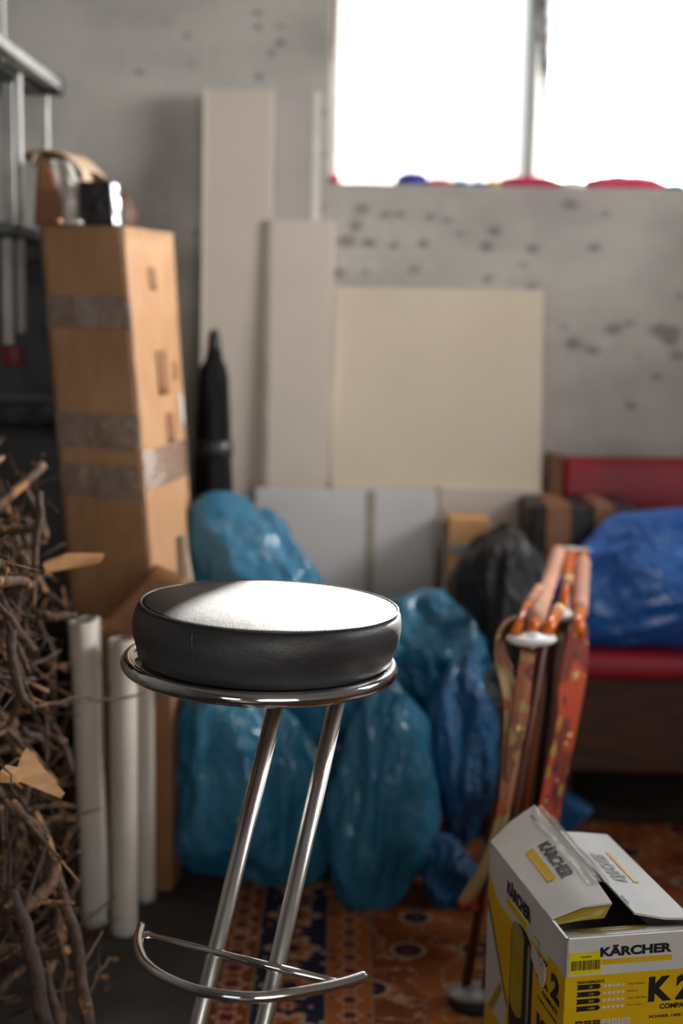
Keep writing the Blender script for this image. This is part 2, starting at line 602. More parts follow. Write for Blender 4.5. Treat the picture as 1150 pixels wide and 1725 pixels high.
def bevelled(geo, r=0.004, seg=2):
    bm = bmesh.new()
    vs_ = [bm.verts.new(tuple(map(float, v))) for v in geo[0]]
    for f in geo[1]:
        bm.faces.new([vs_[i] for i in f])
    bmesh.ops.recalc_face_normals(bm, faces=bm.faces)
    bmesh.ops.bevel(bm, geom=list(bm.edges), offset=r, segments=seg, affect='EDGES', profile=0.5)
    bm.verts.index_update()
    out = ([tuple(v.co) for v in bm.verts], [tuple(v.index for v in f.verts) for f in bm.faces])
    bm.free()
    return out


def catmull(P, k=8, closed=False):
    P = [np.array(p, float) for p in P]
    out = []
    N = len(P)
    rng = range(N) if closed else range(N - 1)
    for i in rng:
        p0 = P[(i - 1) % N] if (closed or i > 0) else P[0] * 2 - P[1]
        p1 = P[i]
        p2 = P[(i + 1) % N]
        p3 = P[(i + 2) % N] if (closed or i + 2 < N) else P[-1] * 2 - P[-2]
        for j in range(k):
            t = j / k
            out.append(0.5 * ((2 * p1) + (-p0 + p2) * t + (2 * p0 - 5 * p1 + 4 * p2 - p3) * t * t + (-p0 + 3 * p1 - 3 * p2 + p3) * t ** 3))
    if not closed:
        out.append(P[-1])
    return out


def tube(P, R, seg=12, closed=False, cap=True, squash=None):
    P = [np.array(p, float) for p in P]
    N = len(P)
    if not hasattr(R, '__len__'):
        R = [R] * N
    V, F = [], []
    prev = None
    for i in range(N):
        a = P[(i - 1) % N] if (closed or i > 0) else P[i]
        b = P[(i + 1) % N] if (closed or i < N - 1) else P[i]
        t = b - a
        t = t / (np.linalg.norm(t) + 1e-12)
        if prev is None:
            u = np.cross(t, [0, 0, 1.0])
            if np.linalg.norm(u) < 0.1:
                u = np.cross(t, [1.0, 0, 0])
        else:
            u = prev - t * (prev @ t)
        u /= np.linalg.norm(u)
        prev = u
        v = np.cross(t, u)
        for j in range(seg):
            a_ = 2 * PI * j / seg
            V.append(P[i] + R[i] * (math.cos(a_) * u + math.sin(a_) * v))
    M_ = N if closed else N - 1
    for i in range(M_):
        for j in range(seg):
            a_, b_ = i * seg + j, i * seg + (j + 1) % seg
            c_, d_ = ((i + 1) % N) * seg + (j + 1) % seg, ((i + 1) % N) * seg + j
            F.append((a_, b_, c_, d_))
    if cap and not closed:
        F.append(tuple(range(seg))[::-1])
        F.append(tuple((N - 1) * seg + j for j in range(seg)))
    return V, F


def lathe(prof, seg=48, c=(0, 0, 0), frame=None):
    c = np.array(c, float)
    V, F = [], []
    for (r, z) in prof:
        for j in range(seg):
            a = 2 * PI * j / seg
            v = np.array([r * math.cos(a), r * math.sin(a), z])
            if frame is not None:
                v = frame @ v
            V.append(c + v)
    for i in range(len(prof) - 1):
        for j in range(seg):
            F.append((i * seg + j, i * seg + (j + 1) % seg, (i + 1) * seg + (j + 1) % seg, (i + 1) * seg + j))
    if prof[0][0] > 1e-6:
        F.append(tuple(range(seg))[::-1])
    if prof[-1][0] > 1e-6:
        F.append(tuple((len(prof) - 1) * seg + j for j in range(seg)))
    return V, F


def ribbon(L, Rr, k=8, across=10, thick=0.003, wav=0.0, seed=0):
    """cloth strip between two edge polylines, with folds and a thickness"""
    L, Rr = catmull(L, k), catmull(Rr, k)
    N = len(L)
    rs = random.Random(seed)
    ph = [rs.uniform(0, 6) for _ in range(4)]
    G = np.zeros((N, across + 1, 3))
    for i in range(N):
        t = i / (N - 1)
        d = Rr[i] - L[i]
        nrm = np.cross(d, (L[min(i + 1, N - 1)] - L[max(i - 1, 0)]))
        nrm = nrm / (np.linalg.norm(nrm) + 1e-9)
        for j in range(across + 1):
            s = j / across
            amp = wav * (math.sin(s * 9 + ph[0] + t * 5) + 0.6 * math.sin(s * 17 + ph[1] - t * 8))
            G[i, j] = L[i] + d * s + nrm * amp
    V, F = [], []
    W = across + 1
    nr = np.zeros_like(G)
    du = np.gradient(G, axis=0)
    dv = np.gradient(G, axis=1)
    nr = np.cross(du, dv)
    nr /= (np.linalg.norm(nr, axis=2, keepdims=True) + 1e-9)
    for sgn in (1, -1):
        for i in range(N):
            for j in range(W):
                V.append(G[i, j] + nr[i, j] * sgn * thick / 2)
    o = N * W
    for i in range(N - 1):
        for j in range(W - 1):
            a, b, c_, d_ = i * W + j, i * W + j + 1, (i + 1) * W + j + 1, (i + 1) * W + j
            F.append((a, b, c_, d_))
            F.append((o + d_, o + c_, o + b, o + a))
    for i in range(N - 1):
        for j in (0, W - 1):
            a, d_ = i * W + j, (i + 1) * W + j
            F.append((a, d_, o + d_, o + a))
    for j in range(W - 1):
        for i in (0, N - 1):
            a, b = i * W + j, i * W + j + 1
            F.append((a, b, o + b, o + a))
    return V, F


def text_geo(body, o, ux, uy, w=None, h=None, bold=0.03, depth=0.0):
    """lettering: fills w x h, lower-left at o, along unit vectors ux, uy"""
    cu = bpy.data.curves.new('t', 'FONT')
    cu.body = body
    cu.size = 1
    cu.offset = bold
    cu.resolution_u = 4
    ob = bpy.data.objects.new('t', cu)
    COL.objects.link(ob)
    bpy.context.view_layer.update()
    dg = bpy.context.evaluated_depsgraph_get()
    me = bpy.data.meshes.new_from_object(ob.evaluated_get(dg))
    V = np.array([v.co[:] for v in me.vertices])
    F = [tuple(p_.vertices) for p_ in me.polygons]
    bpy.data.objects.remove(ob)
    bpy.data.curves.remove(cu)
    bpy.data.meshes.remove(me)
    mn, mx_ = V[:, :2].min(0), V[:, :2].max(0)
    sx = w / (mx_[0] - mn[0]) if w else None
    sy = h / (mx_[1] - mn[1]) if h else sx
    sx = sx or sy
    o, ux, uy = [np.array(v, float) for v in (o, ux, uy)]
    W = [o + ux * ((v[0] - mn[0]) * sx) + uy * ((v[1] - mn[1]) * sy) for v in V]
    return W, F


# ------------------------------------------------------------------ room
WY = 4.0
# back wall grid with the window opening and stored chip spots
wx0, wx1, wz0, wz1 = -0.052, 1.32, 1.566, 2.42
xs = sorted(set(np.round(np.concatenate([np.linspace(-1.35, 2.4, 330), [wx0, wx1]]), 5)))
zs = sorted(set(np.round(np.concatenate([np.linspace(0, 2.7, 240), [wz0, wz1]]), 5)))
V, F = [], []
for z in zs:
    for x in xs:
        V.append((x, WY, z))
nx = len(xs)
for j in range(len(zs) - 1):
    for i in range(nx - 1):
        cx, cz = (xs[i] + xs[i + 1]) / 2, (zs[j] + zs[j + 1]) / 2
        if wx0 < cx < wx1 and wz0 < cz < wz1:
            continue
        F.append((j * nx + i, j * nx + i + 1, (j + 1) * nx + i + 1, (j + 1) * nx + i))
k0 = len(V)
# window reveal 0.26 deep and the outer skin of the wall
D = 0.26
for (x, z) in ((wx0, wz0), (wx1, wz0), (wx1, wz1), (wx0, wz1)):
    V.append((x, WY, z)); V.append((x, WY + D, z))
for a, b in ((0, 1), (1, 2), (2, 3), (3, 0)):
    F.append((k0 + 2 * a, k0 + 2 * a + 1, k0 + 2 * b + 1, k0 + 2 * b))
k1 = len(V)
for (x, z) in ((-1.35, 0), (2.4, 0), (2.4, 2.7), (-1.35, 2.7)):
    V.append((x, WY + D, z))
F += [(k1, k1 + 1, k0 + 3, k0 + 1), (k1 + 1, k1 + 2, k0 + 5, k0 + 3), (k1 + 2, k1 + 3, k0 + 7, k0 + 5), (k1 + 3, k1, k0 + 1, k0 + 7)]
wall = struct('wall_back', (V, F), M['brick'])
spots = [(432, 22, 8), (432, 45, 9), (313, 60, 8), (470, 45, 7), (470, 72, 10), (455, 90, 9), (320, 110, 7), (233, 122, 9), (435, 130, 10), (275, 38, 7),
         (609, 353, 14), (648, 361, 9), (673, 361, 9), (598, 382, 13), (582, 407, 14), (620, 411, 9), (662, 416, 9), (712, 411, 10), (832, 390, 11), (696, 455, 13),
         (614, 459, 8), (818, 416, 13), (895, 419, 13), (1001, 416, 11), (821, 470, 11), (895, 485, 12), (959, 345, 15), (1020, 361, 10), (880, 446, 8), (569, 460, 12),
         (773, 395, 7), (725, 366, 10), (752, 371, 9), (966, 580, 17), (1000, 592, 12), (1030, 555, 13), (1061, 685, 12), (1110, 556, 15), (1140, 600, 14), (1105, 635, 12),
         (948, 552, 9), (535, 350, 12), (175, 345, 6), (200, 356, 9), (1060, 545, 9), (1135, 560, 12), (1128, 575, 12), (330, 395, 8), (275, 330, 5), (1145, 500, 9), (545, 190, 8), (548, 260, 8), (1075, 600, 6)]
co_ = np.array([v.co[:] for v in wall.data.vertices])
chipv = np.zeros(len(co_))
rs = random.Random(3)
for (px, py, r) in spots:
    P = at(px, py, WY)
    rr = r * 4.1 / 2396
    chipv += 1.15 * np.exp(-(((co_[:, 0] - P[0]) / (rr * 1.25)) ** 2 + ((co_[:, 2] - P[2]) / (rr * 0.8)) ** 2))
for _ in range(26):       # the wall goes on beyond the picture
    x, z, rr = rs.uniform(1.0, 2.3), rs.uniform(0.3, 1.5), rs.uniform(0.01, 0.025)
    chipv += np.exp(-(((co_[:, 0] - x) / rr) ** 2 + ((co_[:, 2] - z) / (rr * 0.7)) ** 2))
# smeared rows where bricks show through
for (px, py, wpx, hpx, a) in ((640, 368, 70, 5, .25), (620, 405, 60, 7, .28), (690, 412, 60, 6, .2), (860, 392, 60, 6, .15), (1080, 560, 70, 30, .22), (980, 420, 60, 8, .14), (180, 352, 50, 3, .25), (260, 328, 40, 3, .15)):
    P = at(px, py, WY)
    k = 4.1 / 2396
    chipv += a * np.exp(-(((co_[:, 0] - P[0]) / (wpx * k)) ** 2 + ((co_[:, 2] - P[2]) / (hpx * k)) ** 2))
at_ = wall.data.attributes.new('chip', 'FLOAT', 'POINT')
at_.data.foreach_set('value', chipv.astype(np.float32))

struct('floor', box(-1.35, 2.4, -2.0, 4.26, -0.12, 0.0), M['concrete'])
struct('ceiling', box(-1.45, 2.5, -2.1, 4.26, 2.7, 2.8), M['plaster'])
struct('wall_left', box(-1.45, -1.35, -2.1, 4.26, -0.12, 2.7), M['plaster_dark'])
struct('wall_right', box(2.4, 2.5, -2.1, 4.26, -0.12, 2.7), M['plaster'])
struct('wall_front', box(-1.35, 2.4, -2.1, -2.0, -0.12, 2.7), M['plaster'])

# window: frame, mullion, left pane made milky to block the sun, clear right pane
wf = struct('window_1', join(box(wx0, wx0 + 0.02, 4.12, 4.17, wz0, wz1), box(wx1 - 0.045, wx1, 4.12, 4.17, wz0, wz1), box(wx0, wx1, 4.12, 4.17, wz0, wz0 + 0.012), box(wx0, wx1, 4.12, 4.17, wz1 - 0.045, wz1)), M['frame_white'])
struct('mullion', bevelled(box(0.494, 0.528, 4.118, 4.175, wz0 + 0.012, wz1 - 0.045), 0.004), M['frame_white'], wf)
struct('sun_block_pane', box(wx0 + 0.02, 0.562, 4.108, 4.113, wz0 + 0.012, wz1 - 0.045), M['sun_block'], wf)
struct('clear_pane', box(0.562, wx1 - 0.045, 4.142, 4.145, wz0 + 0.012, wz1 - 0.045), M['glass'], wf)
struct('jamb_strip', hexa([(wx0 + 0.004, 4.06, 1.9), (wx0 + 0.008, 4.06, 1.9), (wx0 + 0.008, 4.08, 1.9), (wx0 + 0.004, 4.08, 1.9), (wx0 + 0.008, 4.06, wz1), (wx0 + 0.04, 4.06, wz1), (wx0 + 0.04, 4.08, wz1), (wx0 + 0.008, 4.08, wz1)]), M['post_wood'], wf)

# narrow gathered curtain hanging in front of the mullion
L = [at(902, -140, 4.07), at(903, 0, 4.07), at(908, 100, 4.07), at(914, 200, 4.07), at(919, 292, 4.07)]
Rr = [at(936, -140, 4.07), at(930, 0, 4.07), at(927, 100, 4.07), at(924, 200, 4.07), at(922, 292, 4.07)]
tag(obj('curtain', ribbon(L, Rr, 6, 14, 0.002, 0.004, 2), M['sheer']), 'narrow grey gathered curtain hanging at the window mullion', 'curtain')
for i, (px, ln) in enumerate(((1005, 22), (1090, 14))):
    P = at(px, -40, 4.06)
    Q = at(px + 1, ln, 4.06)
    tag(obj('curtain_hook', tube([(P[0], P[1], wz1 - 0.005), P, Q], 0.0025, 8), M['hook']), ('longer' if i == 0 else 'shorter') + ' dark hook hanging into the top of the clear window pane', 'hook')

# coloured cloth bundles on the sill
def lump(c, rx, ry, rz, seed, k=3, n_sub=4, amp=0.25):
    bm = bmesh.new()
    bmesh.ops.create_icosphere(bm, subdivisions=n_sub, radius=1)
    rs_ = np.random.RandomState(seed)
    V = np.array([v.co[:] for v in bm.verts])
    F = [tuple(v.index for v in f.verts) for f in bm.faces]
    bm.free()
    r = np.ones(len(V))
    for _ in range(6):
        d = rs_.normal(size=3) * k
        r += amp / 4 * np.abs(np.sin(V @ d + rs_.uniform(0, 6)))
    V = V * r[:, None]
    V[:, 2] = np.maximum(V[:, 2], -0.6)
    V = V * np.array([rx, ry, rz]) + np.array(c)
    return V, F


for i, (px, wpx, hpx, mt, lb) in enumerate([
        (563, 16, 12, 'crimson', 'small crimson cloth scrap at the left corner of the window sill'),
        (694, 46, 15, 'blue', 'dark blue cloth bundle on the window sill, leftmost of the long row'),
        (741, 42, 9, 'pink', 'pink cloth bundle on the window sill beside the dark blue one'),
        (775, 28, 8, 'teal', 'teal cloth bundle on the window sill'),
        (805, 26, 7, 'blue', 'small blue cloth between the teal and the yellow on the window sill'),
        (829, 22, 8, 'gold', 'yellow cloth bundle on the window sill'),
        (893, 100, 13, 'crimson', 'long crimson cloth bundle lying on the sill under the mullion'),
        (962, 38, 9, 'white', 'white cloth bundle on the sill right of the long crimson one'),
        (1052, 118, 16, 'pink', 'long pink cloth bundle lying on the sill under the clear pane'),
        (1135, 34, 8, 'teal', 'teal cloth bundle on the sill right of the long pink one')]):
    P = at(px, 318, 4.075)
    ws, hs = wpx * 4.15 / 2396 / 2, hpx * 0.8 * 4.15 / 2396
    g = lump((P[0], 4.075, wz0 + 0.0005 + hs * 0.62), ws * 0.92, 0.03, hs, 40 + i, 3, 4)
    tag(obj('cloth_bundle', g, M['cloth_' + mt]), lb, 'cloth', 'cloth bundles on the window sill')

# rug
V, F = [], []
rx0, rx1, ry0, ry1 = -0.235, 1.9, 1.2, 3.32
NX, NY = 60, 60
for j in range(NY + 1):
    for i in range(NX + 1):
        x, y = rx0 + (rx1 - rx0) * i / NX, ry0 + (ry1 - ry0) * j / NY
        V.append((x, y, 0.008 + 0.0015 * math.sin(x * 9 + y * 4) * math.sin(y * 7)))
for j in range(NY):
    for i in range(NX):
        a = j * (NX + 1) + i
        F.append((a, a + 1, a + NX + 2, a + NX + 1))
b = len(V)
rim = [i for i in range(NX + 1)] + [j * (NX + 1) + NX for j in range(1, NY + 1)] + [NY * (NX + 1) + i for i in range(NX - 1, -1, -1)] + [j * (NX + 1) for j in range(NY - 1, 0, -1)]
for i in rim:
    V.append((V[i][0], V[i][1], 0.0))
for q in range(len(rim)):
    q2 = (q + 1) % len(rim)
    F.append((rim[q], rim[q2], b + q2, b + q))
rug = obj('rug', (V, F), M['rug'])
off = Vector(rug.location)
rug.data.transform(Matrix.Translation(off))
rug.location = (0, 0, 0)
tag(rug, 'orange oriental rug with a navy patterned border on the concrete floor', 'rug')

# ------------------------------------------------------------------ boards leaning on the back wall
def board(name, tl, tr, Yt, Yb, zb, th, mat, label, edge=None, group='pale boards leaning on the wall'):
    """tl,tr: photo positions of the top corners; the foot stands at zb, Yb"""
    A, B = at(tl[0], tl[1], Yt), at(tr[0], tr[1], Yt)
    z = (A[2] + B[2]) / 2
    xa, xb = A[0], B[0]
    t = thing(name, label, 'board', ((xa + xb) / 2, Yb, zb), group)
    obj('panel', bevelled(hexa([(xa, Yb, zb), (xb, Yb, zb), (xb, Yb + th, zb), (xa, Yb + th, zb), (xa, Yt, z), (xb, Yt, z), (xb, Yt + th, z), (xa, Yt + th, z)]), 0.0015, 1), mat, t, smooth=False)
    if edge:
        s0, s1, em = edge
        for q, (u0, u1) in enumerate(((s0, s1),)):
            k = 0.0012
            obj('edge_strip', hexa([(xa + u0, Yb - k, zb + .001), (xa + u1, Yb - k, zb + .001), (xa + u1, Yb - .0001, zb + .001), (xa + u0, Yb - .0001, zb + .001), (xa + u0, Yt - k, z), (xa + u1, Yt - k, z), (xa + u1, Yt - .0001, z), (xa + u0, Yt - .0001, z)]), em, t, smooth=False, label='lighter edge strip')
    return t


board('tall_board', (343, 150), (461, 150), 3.93, 3.80, 0.0, 0.018, M['board_warm'], 'tallest narrow pale board, leftmost of the boards on the wall', (0.0, 0.006, M['edge_white']))
board('tall_board', (462, 153), (541, 155), 3.965, 3.885, 0.0, 0.016, M['board_grey'], 'grey narrow board standing behind, close to the window edge', (0.105, 0.128, M['edge_white']))
board('narrow_board', (447, 371), (562, 372), 3.90, 3.765, 0.0, 0.018, M['board_warm'], 'shorter narrow pale board standing in front of the grey one', (0.0, 0.017, M['edge_dark']))
board('square_board', (562, 484), (914, 487), 3.93, 3.83, 0.745, 0.02, M['board_cream'], 'large square cream board leaning under the window')
board('low_board', (430, 825), (736, 826), 3.735, 3.66, 0.0, 0.02, M['board_white'], 'low white board standing in front of the cream and narrow boards', (0.295, 0.318, M['edge_dark']))
board('low_board', (739, 823), (912, 824), 3.80, 3.79, 0.0, 0.05, M['board_warm'], 'low pinkish board supporting the right side of the square cream board')
board('low_board', (560, 823), (738, 824), 3.805, 3.80, 0.0, 0.05, M['board_grey'], 'low grey board behind the white one, under the cream square board')

# furled parasol / black wrapped pole
t = thing('furled_parasol', 'tall black furled parasol in a cloth cover beside the leftmost board', 'parasol', (at(360, 800, 3.5)[0], 3.48, 0))
cx_ = at(360, 800, 3.5)[0]
prof = [(0.03, 0.0), (0.052, 0.03), (0.055, 0.3), (0.05, 0.7), (0.041, 0.95), (0.038, 1.02), (0.036, 1.05), (0.030, 1.08), (0.020, 1.10), (0.016, 1.125)]
g = lathe(prof, 40, (cx_, 3.5, 0))
Vn = []
for v in g[0]:
    a = math.atan2(v[1] - 3.5, v[0] - cx_)
    r = 1 + 0.10 * math.sin(a * 5 + v[2] * 5) + 0.05 * math.sin(a * 9 - v[2] * 11)
    Vn.append((cx_ + (v[0] - cx_) * r, 3.5 + (v[1] - 3.5) * r, v[2]))
obj('cover', (Vn, g[1]), M['blackcloth'], t)
obj('tip', lathe([(0.015, 1.12), (0.017, 1.125), (0.016, 1.155), (0.012, 1.158), (0.012, 1.17), (0.0, 1.172)], 20, (cx_, 3.5, 0)), M['black'], t)
obj('strap', lathe([(0.044, 0.86), (0.048, 0.862), (0.047, 0.9), (0.043, 0.902)], 40, (cx_, 3.5, 0)), M['darkmetal'], t)

# ------------------------------------------------------------------ shelving rack at the left
t = thing('shelving_rack', 'grey metal shelving rack high at the left edge', 'shelf', (-0.9, 3.2, 1.12))
def ptrack(x, y, w, z0, z1, name='post', mt='galv'):
    obj(name, bevelled(join(box(x, x + w, y, y + 0.012, z0, z1))if False else box(x, x + w, y, y + 0.02, z0, z1), 0.002, 1), M[mt], t, smooth=False)
obj('shelf_board', bevelled(box(-1.33, -0.745, 2.75, 3.56, 1.728, 1.75), 0.002, 1), M['darkmetal'], t, smooth=False)
obj('front_beam', bevelled(box(-0.735, -0.70, 2.6, 3.58, 1.742, 1.766), 0.003, 1), M['galv'], t, smooth=False)
obj('end_beam', bevelled(box(-1.33, -0.697, 3.56, 3.60, 1.73, 1.775), 0.004, 1), M['darkmetal'], t, smooth=False)
obj('shelf_board', bevelled(box(-1.33, -0.745, 2.75, 3.5, 1.372, 1.392), 0.002, 1), M['darkmetal'], t, smooth=False)
obj('front_beam', bevelled(box(-0.748, -0.72, 2.6, 3.5, 1.375, 1.40), 0.003, 1), M['darkmetal'], t, smooth=False)
obj('end_beam', bevelled(box(-1.33, -0.70, 3.5, 3.53, 1.33, 1.392), 0.004, 1), M['darkmetal'], t, smooth=False)
for (px, wpx, Y, z0, z1, pn) in ((76, 11, 3.57, 1.3, 1.74, 'post'), (30, 12, 3.3, 1.16, 1.74, 'post'), (14, 20, 3.36, 1.39, 1.74, 'post'), (6, 8, 3.5, 1.39, 2.3, 'post')):
    P = at(px, 250, Y)
    wd = wpx * Y / 2396
    ptrack(P[0] - wd / 2, Y, wd, z0, z1)
P = at(12, 500, 3.2)
ptrack(P[0] - 0.012, 3.2, 0.024, 1.13, 1.372)
P = at(20, 600, 3.2)
obj('foot_cap', bevelled(box(P[0] - 0.02, P[0] + 0.02, 3.185, 3.235, 1.09, 1.137), 0.004), M['red'], t, label='dark red plastic foot cap')

obj('shade_panel', bevelled(box(-1.33, -0.665, 3.605, 3.62, 0.995, 1.372), 0.002, 1), M['darkmetal'], t, smooth=False)  # added dark panel, stands in for the shaded wall under the shelf

# black bin behind the brush
t = thing('storage_crate', 'large black plastic crate standing behind the brush pile', 'crate', (-0.9, 3.5, 0))
obj('body', bevelled(hexa([(-1.22, 3.5, 0), (-0.60, 3.5, 0), (-0.60, 3.9, 0), (-1.22, 3.9, 0), (-1.26, 3.47, .93), (-0.585, 3.47, .93), (-0.585, 3.93, .93), (-1.26, 3.93, .93)]), 0.01), M['black'], t, autosmooth=40)
obj('lid', bevelled(box(-1.28, -0.57, 3.45, 3.95, .93, .985), 0.01), M['blackfilm'], t, autosmooth=40)

# ------------------------------------------------------------------ tall cardboard box
A, B, Cc = at(66, 389, 3.1), at(208, 379, 3.05), at(291, 395, 3.36)
Dd = A + (Cc - B)
A2, B2 = atz(155, 1435, 0.0), atz(297, 1462, 0.0)
C2 = B2 + np.array([0.045, 0.30, 0.0])
D2 = A2 + np.array([0.045, 0.30, 0.0])
zt = 1.395
for q in (A, B, Cc, Dd):
    q[2] = zt
A2, B2, C2, D2 = [q + np.array([0, 0, 0.0]) for q in (A2, B2, C2, D2)]
t = thing('cardboard_box', 'tall narrow brown cardboard box standing upright, taped around the middle', 'box', (A2 + C2) / 2)
def lerp(a, b, s):
    return a + (b - a) * s
# four sides: grids so that the right side can bulge slightly
def side(P0, P1, P2, P3, bulge=0.0, nu=12, nv=24, th=0.004, u0=0, u1=1, v0=0, v1=1, lift=0.0, wob=0.0, seed=0):
    """P0,P1 bottom; P3,P2 top"""
    nrm = np.cross(P1 - P0, P3 - P0)
    nrm /= np.linalg.norm(nrm)
    rs_ = np.random.RandomState(seed)
    ph = rs_.uniform(0, 6, 6)
    V, F = [], []
    for s in (0, 1):
        for j in range(nv + 1):
            for i in range(nu + 1):
                u, v = u0 + (u1 - u0) * i / nu, v0 + (v1 - v0) * j / nv
                p_ = lerp(lerp(P0, P1, u), lerp(P3, P2, u), v)
                b_ = bulge * (1 - (2 * u - 1) ** 2) * (1 - (2 * v - 1) ** 4)
                wv_ = wob * (math.sin(u * 7 + ph[0] + v * 3) * math.sin(v * 17 + ph[1]) + 0.5 * math.sin(v * 41 + ph[2] + u * 5))
                V.append(p_ + nrm * (b_ + lift + (0 if s == 0 else -th) + (wv_ if s == 0 else 0)))
    W = nu + 1
    o = W * (nv + 1)
    for j in range(nv):
        for i in range(nu):
            a = j * W + i
            F.append((a, a + 1, a + W + 1, a + W))
            F.append((o + a + W, o + a + W + 1, o + a + 1, o + a))
    rim_ = [i for i in range(W)] + [j * W + nu for j in range(1, nv + 1)] + [nv * W + i for i in range(nu - 1, -1, -1)] + [j * W for j in range(nv - 1, 0, -1)]
    for q in range(len(rim_)):
        a, b_ = rim_[q], rim_[(q + 1) % len(rim_)]
        F.append((a, b_, o + b_, o + a))
    return V, F


obj('front_side', side(A2, B2, B, A, 0.002), M['card'], t)
obj('right_side', side(B2, C2, Cc, B, 0.012, wob=0.0012), M['card'], t)
obj('rear_side', side(C2, D2, Dd, Cc, 0.0), M['card'], t)
obj('left_side', side(D2, A2, A, Dd, 0.0), M['card'], t)
obj('top_side', side(A, B, Cc, Dd, 0.0, 6, 6), M['card'], t)
for (v0, v1, sd) in ((0.585, 0.635, 1), (0.66, 0.715, 2), (0.845, 0.895, 3)):
    obj('packing_tape', side(A2, B2, B, A, 0.002, 30, 14, 0.0004, 0.005, 0.995, v0, v1, 0.0012, 0.0012, sd), M['boxtape'], t, label='band of glossy clear packing tape')
obj('packing_tape', side(B2, C2, Cc, B, 0.012, 14, 14, 0.0004, 0.0, 1, 0.6, 0.66, 0.0015, 0.001, 5), M['boxtape'], t, label='band of glossy clear packing tape')
# printed marks on the right side
def onside(u0, u1, v0, v1, nm, mt, lb=None):
    obj(nm, side(B2, C2, Cc, B, 0.012, 4, 4, 0.0003, u0, u1, v0, v1, 0.003), mt, t, label=lb)
onside(0.36, 0.55, 0.74, 0.81, 'printed_mark', M['card2'])
onside(0.70, 0.80, 0.76, 0.79, 'printed_mark', M['card2'])
onside(0.45, 0.62, 0.66, 0.71, 'printed_mark', M['card2'])
onside(0.82, 0.93, 0.68, 0.735, 'paper_label', M['white_print'], 'small white paper label')
onside(0.35, 0.50, 0.905, 0.94, 'printed_mark', M['card2'])

# things on top of the tall box
g0 = at(60, 386, 3.16)
t = thing('curved_cardboard', 'torn curved cardboard sheet wrapped in clear tape on top of the tall box', 'cardboard', (g0[0] + 0.1, 3.2, zt))
Y0 = 3.17
outer = [at(60, 382, Y0), at(56, 330, Y0), at(50, 275, Y0), at(62, 256, Y0), at(95, 255, Y0), at(120, 272, Y0), at(138, 300, Y0), at(138, 378, Y0)]
for q in (outer[0], outer[-1]):
    q[2] = zt + 0.002
back = [q + np.array([0.03, 0.14, 0.0]) for q in outer]
obj('bent_sheet', ribbon(outer[2:], back[2:], 6, 8, 0.005, 0.001, 3), M['card_inside'], t)
fl = [at(58, 384, Y0 - .01), at(60, 330, Y0 - .01), at(64, 272, Y0 - .01)]
fr_ = [at(104, 384, Y0 - .01), at(103, 335, Y0 - .01), at(82, 274, Y0 - .01)]
for q in (fl[0], fr_[0]):
    q[2] = zt + 0.002
obj('front_flap', ribbon(fl, fr_, 8, 6, 0.004, 0.0, 4), M['card2'], t)
fl = [at(84, 268, Y0 - .006), at(96, 320, Y0 - .006), at(104, 382, Y0 - .006)]
fr_ = [at(118, 274, Y0 - .006), at(136, 320, Y0 - .006), at(138, 382, Y0 - .006)]
for q in (fl[2], fr_[2]):
    q[2] = zt + 0.004
obj('clear_wrap', ribbon(fl, fr_, 8, 10, 0.001, 0.003, 5), M['clear_tape2'], t, label='crinkled glossy clear tape')
fl = [at(40, 262, Y0), at(70, 252, Y0), at(100, 262, Y0)]
fr_ = [at(52, 278, Y0 + .06), at(80, 262, Y0 + .06), at(110, 285, Y0 + .06)]
obj('torn_edge', ribbon(fl, fr_, 6, 4, 0.004, 0.002, 6), M['card2'], t)

P = at(136, 380, 3.12)
wk = 3.12 / 2396
t = thing('black_block', 'small black package with silver tape on its right edge, on the tall box', 'package', (P[0] + 0.03, 3.15, zt + 0.002))
obj('body', bevelled(obox((P[0], 3.11, zt + 0.002), (56 * wk, 0, 0), (0.01, 0.09, 0), (-0.003, 0.0, 72 * wk)), 0.003), M['blackfilm'], t, autosmooth=40)
fl = [(P[0] + 55 * wk, 3.107, zt + 0.003), (P[0] + 53 * wk, 3.107, zt + 0.05), (P[0] + 50 * wk, 3.107, zt + 0.096)]
fr_ = [(P[0] + 68 * wk, 3.125, zt + 0.003), (P[0] + 63 * wk, 3.125, zt + 0.05), (P[0] + 61 * wk, 3.125, zt + 0.094)]
obj('silver_tape', ribbon(fl, fr_, 8, 5, 0.002, 0.002, 7), M['silver_tape'], t, label='crinkled silver tape')
P2 = at(175, 300, 3.24)
g = side(np.array([P2[0] - 0.05, 3.24, zt + 0.075]), np.array([P2[0] + 0.055, 3.24, zt + 0.105 - 0.01]), np.array([P2[0] + 0.05, 3.24, zt + 0.108]), np.array([P2[0] - 0.05, 3.24, zt + 0.13]), 0.0)
tag(obj('cardboard_scrap', (lambda L_, R_: ribbon(L_, R_, 6, 5, 0.004, 0.001, 9))([at(118, 285, 3.22), at(160, 293, 3.22), at(190, 309, 3.22)], [at(122, 300, 3.3), at(160, 312, 3.3), at(190, 330, 3.3)]), M['card2']), 'orange brown cardboard scrap lying behind the small black package', 'cardboard')
Pr = at(190, 385, 3.27)
tag(obj('brown_roll', lathe([(0.0, 0.0), (0.06, 0.0), (0.065, 0.01), (0.063, 0.04), (0.05, 0.075), (0.03, 0.092), (0.0, 0.1)], 32, (Pr[0] - 0.01, 3.28, zt + 0.001)), M['bench_wood']), 'dark brown rounded bundle behind the small black package on the tall box', 'bundle')
Pt = at(121, 378, 3.06)
tag(obj('tape_roll', bevelled(obox((Pt[0] - 0.018, 3.075, zt + 0.002), (0.036, 0, 0), (0, 0.02, 0), (0, 0, 0.011)), 0.003), M['clear_tape2']), 'small white folded wrapper in front of the black package', 'wrapper')
Pt = at(97, 380, 3.06)
